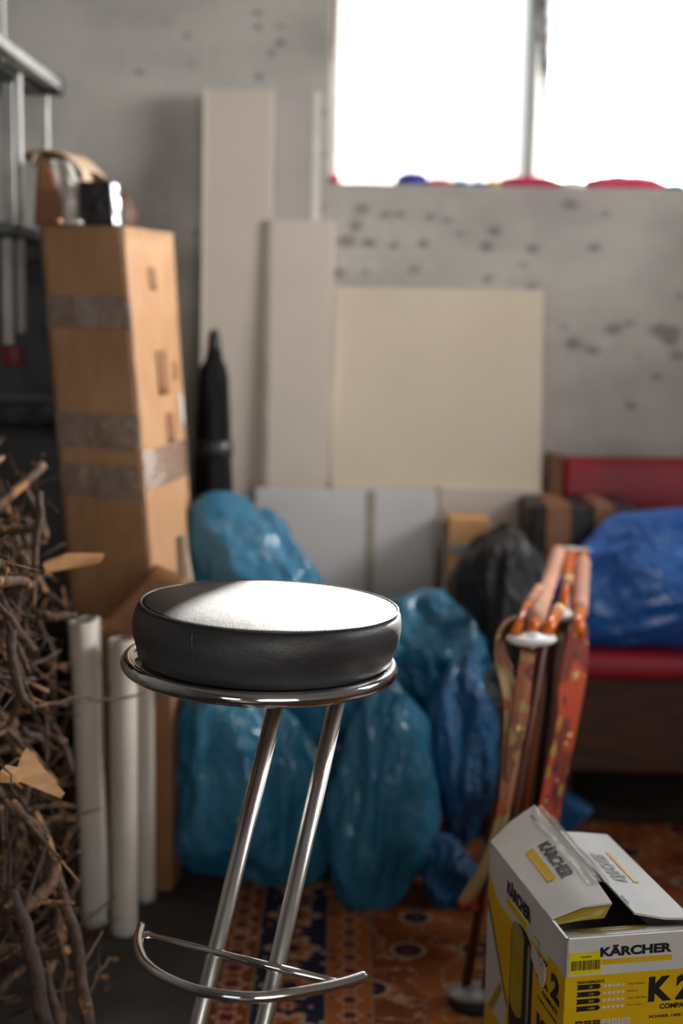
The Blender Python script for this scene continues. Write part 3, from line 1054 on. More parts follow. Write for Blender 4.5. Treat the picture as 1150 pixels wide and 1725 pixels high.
tag(obj('cork', lathe([(0.0, 0), (0.008, 0.001), (0.009, 0.006), (0.007, 0.012), (0.0, 0.013)], 16, (Pt[0], 3.08, zt + 0.002)), M['ply']), 'tiny tan knob lying on the front edge of the tall box', 'knob')

# ------------------------------------------------------------------ open cardboard box behind the white tubes
t = thing('cardboard_box', 'open brown cardboard box behind the white tubes, flap standing up', 'box', (-0.33, 2.95, 0))
zb = 0.60
Lx, Rx = -0.475, -0.345
yb = 2.875
V8 = [(Lx, yb), (Rx, yb - 0.01), (Rx + 0.01, yb + 0.07), (Lx, yb + 0.08)]
obj('body', bevelled(hexa([(x, y, 0.0) for x, y in V8] + [(x, y, zb) for x, y in V8]), 0.003, 1), M['card2'], t, smooth=False)
obj('flap', side(at(160, 1060, 2.80), at(215, 1100, 2.79), at(320, 975, 2.83), at(262, 950, 2.84), 0.0, 6, 6, 0.004), M['card2'], t)
obj('flap', side(at(250, 1150, 2.78), at(330, 1170, 2.76), at(335, 1050, 2.80), at(255, 1000, 2.80), 0.004, 6, 6, 0.004), M['card2'], t)
obj('flap', side(at(300, 985, 2.86), at(326, 985, 2.86), at(312, 900, 2.9), at(296, 905, 2.9), 0.002, 6, 6, 0.004), M['card_inside'], t, label='pale inner side of a torn flap')

# ------------------------------------------------------------------ white tubes
def white_tube(bx, by, tx, ty, Y, r, label, holes=False):
    Bp = atz(bx, by, 0.0)
    Tp = at(tx, ty, Y)
    ax = Tp - Bp
    Lt = np.linalg.norm(ax)
    ax /= Lt
    u = np.cross(ax, [0, 1.0, 0]); u /= np.linalg.norm(u)
    v = np.cross(ax, u)
    fr = np.stack([u, v, ax], axis=1)
    t = thing('white_tube', label, 'tube', (Bp[0], Bp[1], 0), 'white tubes standing by the brush')
    sh = obj('shaft', lathe([(r, 0.012), (r, Lt * 0.86), (r * 1.07, Lt * 0.862), (r * 1.07, Lt - 0.004), (r * 1.03, Lt), (r * 0.86, Lt), (r * 0.84, Lt - 0.05), (0.0, Lt - 0.05)], 40, Bp, fr), M['white_tube'], t, autosmooth=50)
    obj('cap', lathe([(0, Lt - 0.045), (r * 0.84, Lt - 0.045), (r * 0.84, Lt - 0.004), (r * 0.7, Lt - 0.001), (r * 0.6, Lt - 0.012), (0, Lt - 0.012)], 32, Bp, fr), M['darkmetal'], sh)
    obj('foot', lathe([(r * 0.2, 0.001), (r * 1.0, 0.001), (r * 1.04, 0.004), (r * 1.0, 0.014), (0.0, 0.014)], 32, Bp, fr), M['galv'], t)


white_tube(160, 1556, 139, 1046, 2.72, 0.0255, 'white tube with a dark end cap, leftmost of the standing tubes')
white_tube(210, 1573, 208, 1076, 2.70, 0.026, 'front white tube in the middle, nearest the stool')
white_tube(246, 1515, 243, 1072, 2.77, 0.0195, 'thinner white tube standing behind the middle one, touching the bags')
white_tube(170, 1530, 152, 1040, 2.80, 0.018, 'thin white tube hidden behind the leftmost tube')

# ------------------------------------------------------------------ bags
def ico(sub):
    bm = bmesh.new()
    bmesh.ops.create_icosphere(bm, subdivisions=sub, radius=1)
    V = np.array([v.co[:] for v in bm.verts])
    F = [tuple(v.index for v in f.verts) for f in bm.faces]
    bm.free()
    return V, F


ICO5 = ico(5)
_e = set()
for f in ICO5[1]:
    for q in range(3):
        i_, j_ = f[q], f[(q + 1) % 3]
        _e.add((min(i_, j_), max(i_, j_)))
EDG = np.array(sorted(_e))
DEG = np.bincount(EDG.ravel(), minlength=len(ICO5[0])).astype(float)


def scatter(idx, val, n_):
    return np.stack([np.bincount(idx, weights=val[:, q], minlength=n_) for q in range(3)], axis=1)


def bag_geo(c, rad, seed, planes=18, neck=None, neck_h=0.5, neck_w=0.22, slack=0.30, vslack=0.10, rot=0.0, soft=18, tilt=0.0, floor=0.004, iters=150, depth=0.045, bend=0.10):
    """plastic film with more area than its load: relaxed until it wrinkles over the lumps inside"""
    rs_ = np.random.RandomState(seed)
    V, F = ICO5
    n_ = len(V)
    nrm = rs_.normal(size=(planes, 3))
    nrm /= np.linalg.norm(nrm, axis=1, keepdims=True)
    d = rs_.uniform(0.72, 1.08, planes)
    k = np.maximum(V @ nrm.T, 0) / d
    r = (np.sum(k ** soft, axis=1) + 0.45) ** (-1.0 / soft)
    r = np.minimum(r, 1.2)
    P0 = V * r[:, None]
    P0 = P0 / np.abs(P0).max(0)
    ax = np.array([0, 0, 1.0])
    if neck is not None:
        nk = np.array(neck, float)
        nk /= np.linalg.norm(nk)
        ax = nk
        an = np.arccos(np.clip(V @ nk, -1, 1))
        P0 = P0 * (1 + neck_h * np.exp(-(an / neck_w) ** 1.5))[:, None]
    P0 = P0 * np.array(rad) * 1.2
    N0 = V / np.array(rad)
    N0 /= np.linalg.norm(N0, axis=1, keepdims=True)
    i_, j_ = EDG[:, 0], EDG[:, 1]
    ev = P0[j_] - P0[i_]
    l0 = np.linalg.norm(ev, axis=1)
    up_ = np.abs(ev @ ax) / (l0 + 1e-9)
    # local amount of slack varies
    sl = 0.5 + 0.5 * np.sin(V @ rs_.normal(size=3) * 2.5 + rs_.uniform(0, 6)) * np.sin(V @ rs_.normal(size=3) * 3.5 + rs_.uniform(0, 6))
    sle = (sl[i_] + sl[j_]) / 2
    L_ = l0 * (1 + (slack * (1 - up_ ** 2) + vslack * up_ ** 2) * (0.45 + 0.9 * sle))
    X = P0.copy()
    for fq, am in ((6, 0.010), (13, 0.006), (26, 0.003)):
        for q in range(3):
            a_ = rs_.normal(size=3) * fq * 0.6
            w_ = V + 0.15 * np.sin(V @ (rs_.normal(size=(3, 3)) * 3) + rs_.uniform(0, 6, 3))
            X -= N0 * (am * (0.5 + 0.5 * np.sin(w_ @ a_ + rs_.uniform(0, 6))))[:, None]
    for it in range(iters):
        dv = X[j_] - X[i_]
        l = np.linalg.norm(dv, axis=1) + 1e-9
        cr = dv * ((l - L_) / l * 0.5)[:, None]
        X = X + (scatter(i_, cr, n_) - scatter(j_, cr, n_)) / DEG[:, None] * 1.6
        lap = (scatter(i_, X[j_], n_) + scatter(j_, X[i_], n_)) / DEG[:, None] - X
        X = X + lap * (bend if it < iters - 8 else 0.22)
        dd = np.einsum('ij,ij->i', X - P0, N0)
        lim = np.clip(dd, -depth, 0.010)
        X = X + N0 * (lim - dd)[:, None] * 0.6
    ct, st = math.cos(tilt), math.sin(tilt)
    X = X @ np.array([[ct, 0, -st], [0, 1, 0], [st, 0, ct]])
    ca, sa = math.cos(rot), math.sin(rot)
    X = X @ np.array([[ca, sa, 0], [-sa, ca, 0], [0, 0, 1]])
    X = X + np.array(c)
    X[:, 2] = np.maximum(X[:, 2], floor)
    return X, F


def bag(label, mat, center, rad, seed, knot=None, group=None, floor=0.004, cat='bag', **kw):
    o = obj('plastic_bag', bag_geo(center, rad, seed, floor=floor, **kw), mat, None)
    md = o.modifiers.new('smooth', 'SUBSURF')
    md.levels = md.render_levels = 1
    return tag(o, label, cat, group)


GB = 'full blue plastic bags heaped on the floor'
def pc(x, y, Y):
    return at(x, y, Y)


# upper-left bag, draped up against the boards
bag('teal plastic bag reaching highest of the heap, its gathered corner by the tall box', M['bag_teal'], pc(432, 1075, 3.34), (0.165, 0.15, 0.30), 11, neck=(-0.72, -0.15, 0.75), neck_h=0.42, neck_w=0.5, group=GB)
bag('big teal plastic bag at the left foot of the heap, behind the stool legs', M['bag_teal'], pc(412, 1335, 2.94), (0.193, 0.14, 0.24), 22, neck=(0.1, -0.3, -1), neck_h=0.12, neck_w=0.35, group=GB)
bag('teal plastic bag bulging in the centre of the heap, right of the stool legs', M['bag_teal'], pc(635, 1345, 2.88), (0.128, 0.15, 0.238), 35, neck=(0.1, -0.2, -1), neck_h=0.12, neck_w=0.3, group=GB)
bag('blue plastic bag at the right side of the heap, beside the folded lounger', M['bag_blue'], pc(772, 1280, 3.0), (0.100, 0.13, 0.20), 44, neck=(0.1, 0, 1), neck_h=0.1, neck_w=0.3, group=GB)
bag('teal plastic bag on the upper right of the heap, above the others', M['bag_teal'], pc(722, 1115, 3.18), (0.128, 0.13, 0.165), 58, neck=(-0.75, -0.1, 0.7), neck_h=0.2, neck_w=0.3, group=GB)
bag('teal plastic bag right behind the stool seat, in the middle of the heap', M['bag_teal'], pc(580, 1160, 3.10), (0.178, 0.12, 0.17), 63, neck=(0.2, -0.3, 1), neck_h=0.1, neck_w=0.3, group=GB)
bag('small blue plastic bag at the lower right corner of the heap', M['bag_blue'], pc(758, 1475, 2.84), (0.076, 0.09, 0.095), 73, neck=(-0.2, 0, 1), neck_h=0.2, neck_w=0.35, group=GB)
bag('teal plastic bag low between the two biggest bags of the heap', M['bag_teal'], pc(530, 1370, 3.05), (0.13, 0.12, 0.20), 84, group=GB)
bag('small blue plastic bag on the floor before the bench, behind the folded lounger', M['bag_blue'], pc(950, 1365, 3.12), (0.065, 0.08, 0.06), 95, group=None)
# black bag
bag('black plastic bag standing between the boards and the bench', M['bag_black'], (at(855, 900, 3.42)[0] - 0.01, 3.42, 0.375), (0.15, 0.14, 0.37), 101, neck=(0.1, 0, 1), neck_h=0.06, neck_w=0.25)
bag('black plastic bag low on the floor beside the folded lounger', M['bag_black'], (at(830, 1130, 3.22)[0], 3.22, 0.2), (0.09, 0.09, 0.2), 111)

# light box stack right of the low boards
t = thing('wooden_block', 'light wooden box end with a grey band beside the black bag', 'box', (at(788, 900, 3.62)[0], 3.62, 0))
xl, xr = at(754, 900, 3.62)[0], at(822, 900, 3.62)[0]
obj('body', bevelled(box(xl, xr, 3.6, 3.72, 0, 0.70), 0.003, 1), M['ply'], t, smooth=False)
zz = at(788, 925, 3.6)[2]
obj('grey_band', box(xl - 0.001, xr + 0.001, 3.598, 3.6, zz - 0.012, zz + 0.012), M['grey_print'], t, smooth=False)
t = thing('metal_rod', 'thin grey metal strip leaning beside the light wooden box', 'rod', (at(748, 900, 3.6)[0], 3.58, 0))
obj('shaft', tube([(at(748, 900, 3.58)[0], 3.57, 0), (at(747, 880, 3.6)[0], 3.6, 0.68)], 0.006, 10), M['darkmetal'], t)
obj('end_cap', tube([(at(747, 880, 3.6)[0], 3.6, 0.68), (at(747, 880, 3.6)[0], 3.6, 0.69)], 0.0075, 10), M['black'], t)

# ------------------------------------------------------------------ bench
t = thing('upholstered_bench', 'red upholstered bench with a brown wooden base against the wall', 'bench', (1.2, 3.6, 0))
bx0, bx1 = 0.56, 2.05
obj('base_panel', bevelled(box(bx0, bx1, 3.375, 3.40, 0.11, 0.345), 0.003, 1), M['bench_wood'], t, smooth=False)
obj('end_panel', bevelled(box(bx0, bx0 + 0.022, 3.40, 3.93, 0.0, 0.345), 0.003, 1), M['bench_wood'], t, smooth=False)
obj('end_panel', bevelled(box(bx1 - 0.022, bx1, 3.40, 3.93, 0.0, 0.345), 0.003, 1), M['bench_wood'], t, smooth=False)
obj('seat', bevelled(box(bx0 - 0.005, bx1 + 0.005, 3.35, 3.88, 0.346, 0.412), 0.022, 4), M['red_vinyl'], t, autosmooth=60)
obj('backrest', bevelled(box(bx0 + 0.045, bx1 - 0.04, 3.87, 3.935, 0.42, 0.832), 0.02, 4), M['red_vinyl'], t, autosmooth=60)
obj('post', bevelled(box(bx0 + 0.002, bx0 + 0.042, 3.86, 3.94, 0.0, 0.84), 0.004, 1), M['post_wood'], t, smooth=False)
obj('post', bevelled(box(bx1 - 0.038, bx1 + 0.002, 3.86, 3.94, 0.0, 0.84), 0.004, 1), M['post_wood'], t, smooth=False)

# strapped dark box on the bench
t = thing('wrapped_box', 'box wrapped in black film with two bare cardboard bands, on the bench', 'box', (0.62, 3.7, 0.414))
xa, xb = at(893, 850, 3.58)[0], at(1075, 850, 3.58)[0]
xa = max(xa, bx0 - 0.09)
obj('body', bevelled(box(xa, xb, 3.58, 3.82, 0.414, 0.738), 0.01, 3), M['blackfilm'], t, autosmooth=50)
for (p0, p1) in ((922, 962), (1003, 1035)):
    a_, b_ = at(p0, 850, 3.58)[0], at(p1, 850, 3.58)[0]
    obj('cardboard_band', box(a_, b_, 3.577, 3.823, 0.416, 0.741), M['card2'], t, smooth=False, label='bare tan cardboard band')
bag('royal blue plastic bag lying on the red bench seat', M['bag_royal'], (at(1150, 970, 3.36)[0] - 0.01, 3.46, 0.575), (0.25, 0.11, 0.18), 121, neck=(-1.0, -0.35, -0.55), neck_h=0.2, neck_w=0.4, floor=0.416)

# ------------------------------------------------------------------ folded lounger with floral fabric
Bn = at(895, 1076, 2.42)
Bm = at(952, 1036, 2.72)
Bf = at(962, 928, 3.18)
Bb = atz(800, 1672, 0.03)
t = thing('folding_lounger', 'folded garden lounger of orange tubes with faded floral fabric, standing on edge', 'lounger', (Bb[0] + 0.06, Bb[1] + 0.3, 0))
def plate(c, w, l, th, yaw, name='joint_bracket', mt='ivory', tiltx=0.0):
    prof = [(0.0, -th), (0.6, -th), (0.85, -th * 0.8), (0.98, -th * 0.2), (1.0, 0.1 * th), (0.93, th * 0.5), (0.7, th * 0.7), (0.35, th), (0.15, th * 1.5), (0.0, th * 1.6)]
    g = lathe(prof, 36)
    V = []
    for v in g[0]:
        x, y = v[0] * w, v[1] * l
        V.append(np.array([c[0] + x * math.cos(yaw) - y * math.sin(yaw), c[1] + x * math.sin(yaw) + y * math.cos(yaw), c[2] + v[2] + tiltx * y]))
    obj(name, (V, g[1]), M[mt], t)


plate(Bn, 0.045, 0.036, 0.009, 0.15)
plate(Bm, 0.026, 0.03, 0.009, 0.1)
plate(Bf + np.array([0, 0, 0.004]), 0.046, 0.016, 0.004, -0.08, mt='galv')
plate(Bb, 0.052, 0.04, 0.009, 0.05, mt='grey_print')
def rod(a, b, r, mt, nm='frame_tube'):
    return obj(nm, tube([a, lerp(np.array(a), np.array(b), 0.5), b], r, 14), M[mt], t)


rod(at(868, 1066, 2.42), at(890, 1020, 2.55), 0.0095, 'orange_tube')
rod(at(889, 1022, 2.55), at(909, 994, 2.68), 0.0125, 'floral_pink', 'fabric_sleeve')
rod(at(896, 1062, 2.42), at(902, 1042, 2.46), 0.010, 'orange_tube')
obj('fabric_sleeve', tube(catmull([at(901, 1046, 2.45), at(912, 1015, 2.6), at(926, 975, 2.85), at(940, 930, 3.16)], 6), [0.0150, 0.0165, 0.0155, 0.017, 0.0165] * 3 + [0.016] * 4, 16), M['floral_pink'], t)
rod(at(921, 1064, 2.43), at(938, 1032, 2.55), 0.0105, 'orange_tube')
rod(at(935, 1040, 2.53), at(941, 1026, 2.57), 0.012, 'floral_pink', 'fabric_sleeve')
rod(at(948, 1032, 2.72), at(961, 932, 3.17), 0.0115, 'orange_tube')
rod(at(955, 990, 2.88), at(957, 975, 2.95), 0.0135, 'floral_pink', 'fabric_sleeve')
rod(at(973, 1065, 2.62), at(976, 1030, 2.72), 0.012, 'orange_tube')
obj('fabric_sleeve', tube(catmull([at(976, 1032, 2.72), at(978, 990, 2.88), at(981, 948, 3.1)], 6), 0.0165, 16), M['floral_pink'], t)
rod(at(981, 950, 3.09), at(981, 934, 3.17), 0.0125, 'orange_tube')
# legs
rod(Bn + np.array([0.022, 0.01, -0.004]), Bb + np.array([0.018, 0.0, 0.005]), 0.0085, 'redbrown_tube', 'leg')
rod(Bn + np.array([-0.008, 0.02, -0.004]), Bb + np.array([-0.016, 0.01, 0.005]), 0.0085, 'redbrown_tube', 'leg')
rod(Bm + np.array([-0.02, 0.0, -0.004]), (Bm[0] - 0.10, Bm[1] - 0.10, 0.012), 0.009, 'orange_tube', 'leg')
rod(Bm + np.array([0.012, 0.03, -0.004]), (Bm[0] - 0.05, Bm[1] + 0.05, 0.012), 0.009, 'redbrown_tube', 'leg')
rod(Bf + np.array([0.0, 0.0, -0.006]), (Bf[0] - 0.03, Bf[1], 0.012), 0.009, 'redbrown_tube', 'leg')
# dark inner sling seen between the fabric sheets
obj('sling', ribbon([at(900, 1095, 2.5), at(905, 1200, 2.5), at(890, 1380, 2.46), (at(860, 1560, 2.44))], [at(955, 1060, 2.8), at(950, 1200, 2.78), at(925, 1380, 2.72), at(900, 1560, 2.66)], 8, 8, 0.002, 0.004, 12), M['bench_wood'], t, label='dark brown sling cloth')
# fabric sheets
obj('fabric_sheet', ribbon([at(868, 1036, 2.52), at(846, 1050, 2.48), at(835, 1075, 2.44), at(834, 1110, 2.41), at(850, 1190, 2.40), at(846, 1300, 2.39), at(838, 1370, 2.38), at(812, 1450, 2.38), at(772, 1520, 2.38)],
                           [at(870, 1044, 2.56), at(858, 1056, 2.54), at(850, 1080, 2.49), at(862, 1120, 2.45), at(890, 1190, 2.42), at(884, 1300, 2.42), at(868, 1380, 2.42), at(846, 1450, 2.42), at(826, 1512, 2.42)], 8, 12, 0.003, 0.004, 5), M['floral_beige'], t, label='beige side of the floral fabric')
obj('fabric_sheet', ribbon([at(878, 1092, 2.40), at(872, 1130, 2.385), at(864, 1200, 2.38), at(854, 1270, 2.375), at(850, 1310, 2.37)],
                           [at(905, 1088, 2.40), at(898, 1130, 2.40), at(888, 1200, 2.395), at(872, 1270, 2.385), at(856, 1318, 2.375)], 8, 6, 0.003, 0.003, 6), M['floral_muted'], t, label='orange printed side of the floral fabric')
obj('fabric_sheet', ribbon([at(963, 1062, 2.6), at(944, 1130, 2.56), at(930, 1230, 2.52), at(913, 1320, 2.48), at(902, 1385, 2.46), at(885, 1480, 2.46), at(865, 1600, 2.46)],
                           [at(984, 1050, 2.72), at(986, 1120, 2.66), at(973, 1220, 2.62), at(956, 1310, 2.58), at(942, 1385, 2.56), at(925, 1480, 2.56), at(900, 1600, 2.56)], 8, 12, 0.003, 0.003, 7), M['floral_red'], t, label='bright orange red printed side of the floral fabric')
obj('fabric_hem', ribbon([at(773, 1517, 2.375), at(772, 1536, 2.375)], [at(828, 1510, 2.42), at(826, 1534, 2.42)], 4, 8, 0.004, 0.002, 8), M['floral_red'], t)
obj('rubber_foot', lathe([(0.0, 0.009), (0.045, 0.009), (0.048, 0.014), (0.044, 0.024), (0.0, 0.024)], 30, (Bb[0], Bb[1], 0)), M['black'], t)

# ------------------------------------------------------------------ pressure washer carton (white and yellow print)
C0 = atz(955, 1583, 0.45)
C1 = atz(825, 1418, 0.45)
sv = C0 - C1
LS = np.linalg.norm(sv)
sv /= LS
tv = np.array([-sv[1], sv[0], 0.0])
zv = np.array([0, 0, 1.0])
Wb, Hb = 0.185, 0.45
t = thing('printed_carton', 'white and yellow printed carton with its taped flaps half open', 'box', ((C0 + C1) / 2 + tv * Wb / 2) * np.array([1, 1, 0]) + np.array([0, 0, 0.0105]))
FL = 0.0105
def Lf(u, z, d=0.0):     # left face: u from far to near
    q = C1 + sv * u - tv * d
    return np.array([q[0], q[1], z])
def Ff(u, z, d=0.0):     # front face
    q = C0 + tv * u + sv * d
    return np.array([q[0], q[1], z])
th = 0.0035
def wallq(o, a, la, b, nm):
    return obj(nm, obox(o, a * la, b * th, zv * (Hb - FL)), M['white_print'], t, smooth=False)
left_w = wallq(Lf(0, FL), sv, LS, tv, 'side_wall')
front_w = wallq(Ff(0, FL), tv, Wb, -sv, 'front_wall')
wallq(Lf(0, FL) + tv * (Wb - th), sv, LS, tv, 'side_wall')
wallq(Lf(0, FL), tv, Wb, sv, 'rear_wall')
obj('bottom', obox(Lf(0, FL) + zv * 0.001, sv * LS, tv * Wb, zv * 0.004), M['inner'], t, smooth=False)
obj('inside_shade_sheet', obox(Lf(0.006, 0.38) + tv * 0.006, sv * (LS - 0.012), tv * (Wb - 0.012), zv * 0.004), M['inner'], t, smooth=False, label='dark sheet standing in for the shaded inside of the carton')  # dark sheet gives the shade seen between the flaps

def host(face):
    return front_w if face is Ff else left_w


def poly(face, pts, d, nm, mt, lb=None):
    V = [face(u, z, d) for u, z in pts]
    V2 = [face(u, z, 0.0001) for u, z in pts]
    N = len(V)
    F = [tuple(range(N)), tuple(range(N, 2 * N))[::-1]] + [(i, (i + 1) % N, N + (i + 1) % N, N + i) for i in range(N)]
    return obj(nm, (V + V2, F), mt, host(face), smooth=False, label=lb)


def rects(face, rs_, d, nm, mt, lb=None):
    gs = []
    for (u0, z0, u1, z1) in rs_:
        V = [face(u0, z0, d), face(u1, z0, d), face(u1, z1, d), face(u0, z1, d), face(u0, z0, 0.0001), face(u1, z0, 0.0001), face(u1, z1, 0.0001), face(u0, z1, 0.0001)]
        gs.append((V, [(0, 1, 2, 3), (7, 6, 5, 4), (0, 1, 5, 4), (1, 2, 6, 5), (2, 3, 7, 6), (3, 0, 4, 7)]))
    return obj(nm, join(*gs), mt, host(face), smooth=False, label=lb)


def text(face, body, u, z, wdt, hgt, d, mt=None, bold=0.03, nm='lettering', shear=0):
    ux = face(1, 0) - face(0, 0)
    g = text_geo(body, face(u, z, d), ux, zv, wdt, hgt, bold)
    return obj(nm, g, mt or M['ink'], host(face), smooth=False)


# front face
rects(Ff, [(0.0, FL, Wb, 0.399)], 0.0006, 'yellow_panel', M['yellow'])
text(Ff, 'KÄRCHER', 0.045, 0.4235, 0.098, 0.0155, 0.0012, bold=0.045)
rects(Ff, [(0.0475, 0.4125, 0.144, 0.4195)], 0.0008, 'yellow_bar', M['yellow'])
rects(Ff, [(0.004, 0.402, 0.0475, 0.431)], 0.0011, 'sticker', M['yellow_sticker'], 'bright yellow barcode sticker')
rs_ = random.Random(5)
bars, u = [], 0.0065
while u < 0.0455:
    wv_ = rs_.choice((0.0004, 0.0007, 0.0011))
    bars.append((u, 0.4075, u + wv_, 0.4205))
    u += wv_ + rs_.choice((0.0004, 0.0006, 0.0009))
rects(Ff, bars, 0.0015, 'barcode', M['ink'])
rects(Ff, [(0.019 + i * 0.0021, 0.4245, 0.0205 + i * 0.0021, 0.4260) for i in range(7)], 0.0015, 'fine_print', M['ink'])
text(Ff, 'PERFORMANCE', 0.0155, 0.3885, 0.037, 0.0042, 0.0012, bold=0.03)
for i, s_ in enumerate(('20', '110', '360', '1400')):
    z = 0.3805 - i * 0.0098
    poly(Ff, [(0.0155, z), (0.0455, z), (0.0485, z + 0.0034), (0.0455, z + 0.0068), (0.0155, z + 0.0068), (0.017, z + 0.0034)], 0.0010, 'rating_arrow', M['ink'])
    text(Ff, s_, 0.032, z + 0.0018, None, 0.0034, 0.0014, M['yellow'], 0.0)
    st = []
    for q in range(5):
        cxs, czs = 0.0535 + q * 0.0062, z + 0.0034
        pts = []
        for a in range(10):
            rr = 0.0031 if a % 2 == 0 else 0.0017
            pts.append((cxs + rr * math.sin(a * PI / 5), czs + rr * math.cos(a * PI / 5)))
        V = [Ff(a_, b_, 0.0010) for a_, b_ in pts] + [Ff(cxs, czs, 0.0010)]
        st.append((V, [(a, (a + 1) % 10, 10) for a in range(10)]))
    obj('star_row', join(*st), M['white_print'], front_w, smooth=False)
    text(Ff, ('Area Distance', 'Pressure', 'Water Flow Rate', 'Motor Output')[i], 0.085, z + 0.002, (0.0235, 0.0140, 0.026, 0.0205)[i], 0.0030, 0.0010, bold=0.0)
text(Ff, 'K 2', 0.1135, 0.3565, 0.061, 0.035, 0.0012, bold=0.055)
text(Ff, 'COMPACT', 0.130, 0.3455, 0.046, 0.0072, 0.0012, bold=0.04)
text(Ff, 'POWER 1400 W', 0.1165, 0.3335, 0.055, 0.0042, 0.0012, bold=0.03)
rects(Ff, [(0.0155 + i * 0.0118, 0.3265, 0.0155 + i * 0.0118 + 0.0100, 0.3375) for i in range(3)], 0.0010, 'icon_tile', M['ink'])
rects(Ff, [(0.052 + i * 0.0135, 0.3265, 0.052 + i * 0.0135 + 0.011, 0.3375) for i in range(3)], 0.0010, 'icon_tile', M['white_print'])
rects(Ff, [(0.0168 + i * 0.0118, 0.3285 + q * .003, 0.0168 + i * 0.0118 + 0.0070, 0.3295 + q * .003) for i in range(3) for q in range(3)], 0.0013, 'icon_mark', M['yellow_dull'])
rects(Ff, [(0.0535 + i * 0.0135, 0.3285 + q * .003, 0.0535 + i * 0.0135 + 0.0078, 0.3295 + q * .003) for i in range(3) for q in range(3)], 0.0013, 'icon_mark', M['grey_print'])
# left face
poly(Lf, [(0.004, FL), (LS, FL), (LS, 0.3985), (0.268, 0.3985), (0.268, 0.388), (0.21, 0.388), (0.12, 0.376), (0.055, 0.378), (0.004, 0.405)], 0.0006, 'yellow_panel', M['yellow'])
text(Lf, 'KÄRCHER', 0.092, 0.4080, 0.104, 0.025, 0.0012, bold=0.045)
rects(Lf, [(0.090, 0.3925, 0.182, 0.4030)], 0.0010, 'yellow_bar', M['yellow'])
text(Lf, 'K 2', 0.229, 0.349, 0.088, 0.036, 0.0012, bold=0.055)
text(Lf, 'COMPACT', 0.253, 0.3345, 0.060, 0.0072, 0.0012, bold=0.04)
text(Lf, 'HOME & GARDEN', 0.235, 0.322, 0.075, 0.0045, 0.0012, bold=0.02)
text(Lf, 'K 2', 0.235, 0.27, 0.08, 0.032, 0.0012, bold=0.055)
poly(Lf, [(0.004, 0.20), (0.10, 0.20), (0.105, 0.245), (0.02, 0.345), (0.004, 0.36)], 0.0009, 'white_panel', M['white_print'])
poly(Lf, [(0.004, 0.362), (0.018, 0.349), (0.107, 0.247), (0.107, 0.241), (0.018, 0.340), (0.004, 0.353)], 0.0012, 'dark_line', M['ink'])
poly(Lf, [(0.02, 0.200), (0.04, 0.200), (0.085, 0.255), (0.075, 0.265)], 0.0013, 'yellow_bar', M['yellow_dull'])
# picture of the machine
def capsule(u0, u1, z0, z1, n_=8):
    r = (u1 - u0) / 2
    c = (u0 + u1) / 2
    rz = r * 0.55
    return [(c + r * math.cos(a), z1 - rz + rz * math.sin(a)) for a in np.linspace(0, PI, n_)] + [(c + r * math.cos(a), z0 + rz + rz * math.sin(a)) for a in np.linspace(PI, 2 * PI, n_)]
poly(Lf, capsule(0.116, 0.212, 0.20, 0.389), 0.0009, 'machine_picture', M['ink'])
poly(Lf, capsule(0.120, 0.172, 0.25, 0.386), 0.0012, 'machine_picture', M['yellow_dull'])
rects(Lf, [(0.124, 0.372, 0.166, 0.380)], 0.0015, 'machine_mark', M['grey_print'])
rects(Lf, [(0.190, 0.21, 0.199, 0.375)], 0.0012, 'machine_hose', M['grey_print'])
poly(Lf, [(0.205, 0.3815), (0.262, 0.3815), (0.262, 0.352), (0.25, 0.343), (0.235, 0.353), (0.205, 0.365)], 0.0017, 'white_sticker', M['white_print'])
obj('scribble', tube([Lf(0.215, 0.399, .001), Lf(0.232, 0.400, .001), Lf(0.236, 0.385, .002), Lf(0.246, 0.372, .002), Lf(0.252, 0.378, .002)], 0.0006, 6), M['grey_print'], left_w)

# flaps
def BX(s_, t_, z):
    q = C1 + sv * s_ + tv * t_
    return np.array([q[0], q[1], z])
def flap_sheet(rows, th_=0.003, sub=3):
    """rows of points (each row hinge->free edge); thickened sheet"""
    R_ = [[np.array(p_, float) for p_ in r_] for r_ in rows]
    G = np.array(R_)
    # bilinear refine
    nu, nv = (G.shape[0] - 1) * sub + 1, (G.shape[1] - 1) * sub + 1
    G2 = np.zeros((nu, nv, 3))
    for i in range(nu):
        for j in range(nv):
            a, b_ = min(i // sub, G.shape[0] - 2), min(j // sub, G.shape[1] - 2)
            fa, fb = i / sub - a, j / sub - b_
            G2[i, j] = (1 - fa) * (1 - fb) * G[a, b_] + fa * (1 - fb) * G[a + 1, b_] + (1 - fa) * fb * G[a, b_ + 1] + fa * fb * G[a + 1, b_ + 1]
    du, dv = np.gradient(G2, axis=0), np.gradient(G2, axis=1)
    nr = np.cross(du, dv)
    nr /= np.linalg.norm(nr, axis=2, keepdims=True)
    nr *= np.sign(nr[..., 2:3])
    V = [G2[i, j] for i in range(nu) for j in range(nv)] + [G2[i, j] - nr[i, j] * th_ for i in range(nu) for j in range(nv)]
    F = []
    o = nu * nv
    for i in range(nu - 1):
        for j in range(nv - 1):
            a = i * nv + j
            F += [(a, a + 1, a + nv + 1, a + nv), (o + a, o + a + 1, o + a + nv + 1, o + a + nv)]
    for i in range(nu - 1):
        for j in (0, nv - 1):
            a = i * nv + j
            F.append((a, a + nv, o + a + nv, o + a))
    for j in range(nv - 1):
        for i in (0, nu - 1):
            a = i * nv + j
            F.append((a, a + 1, o + a + 1, o + a))
    return V, F


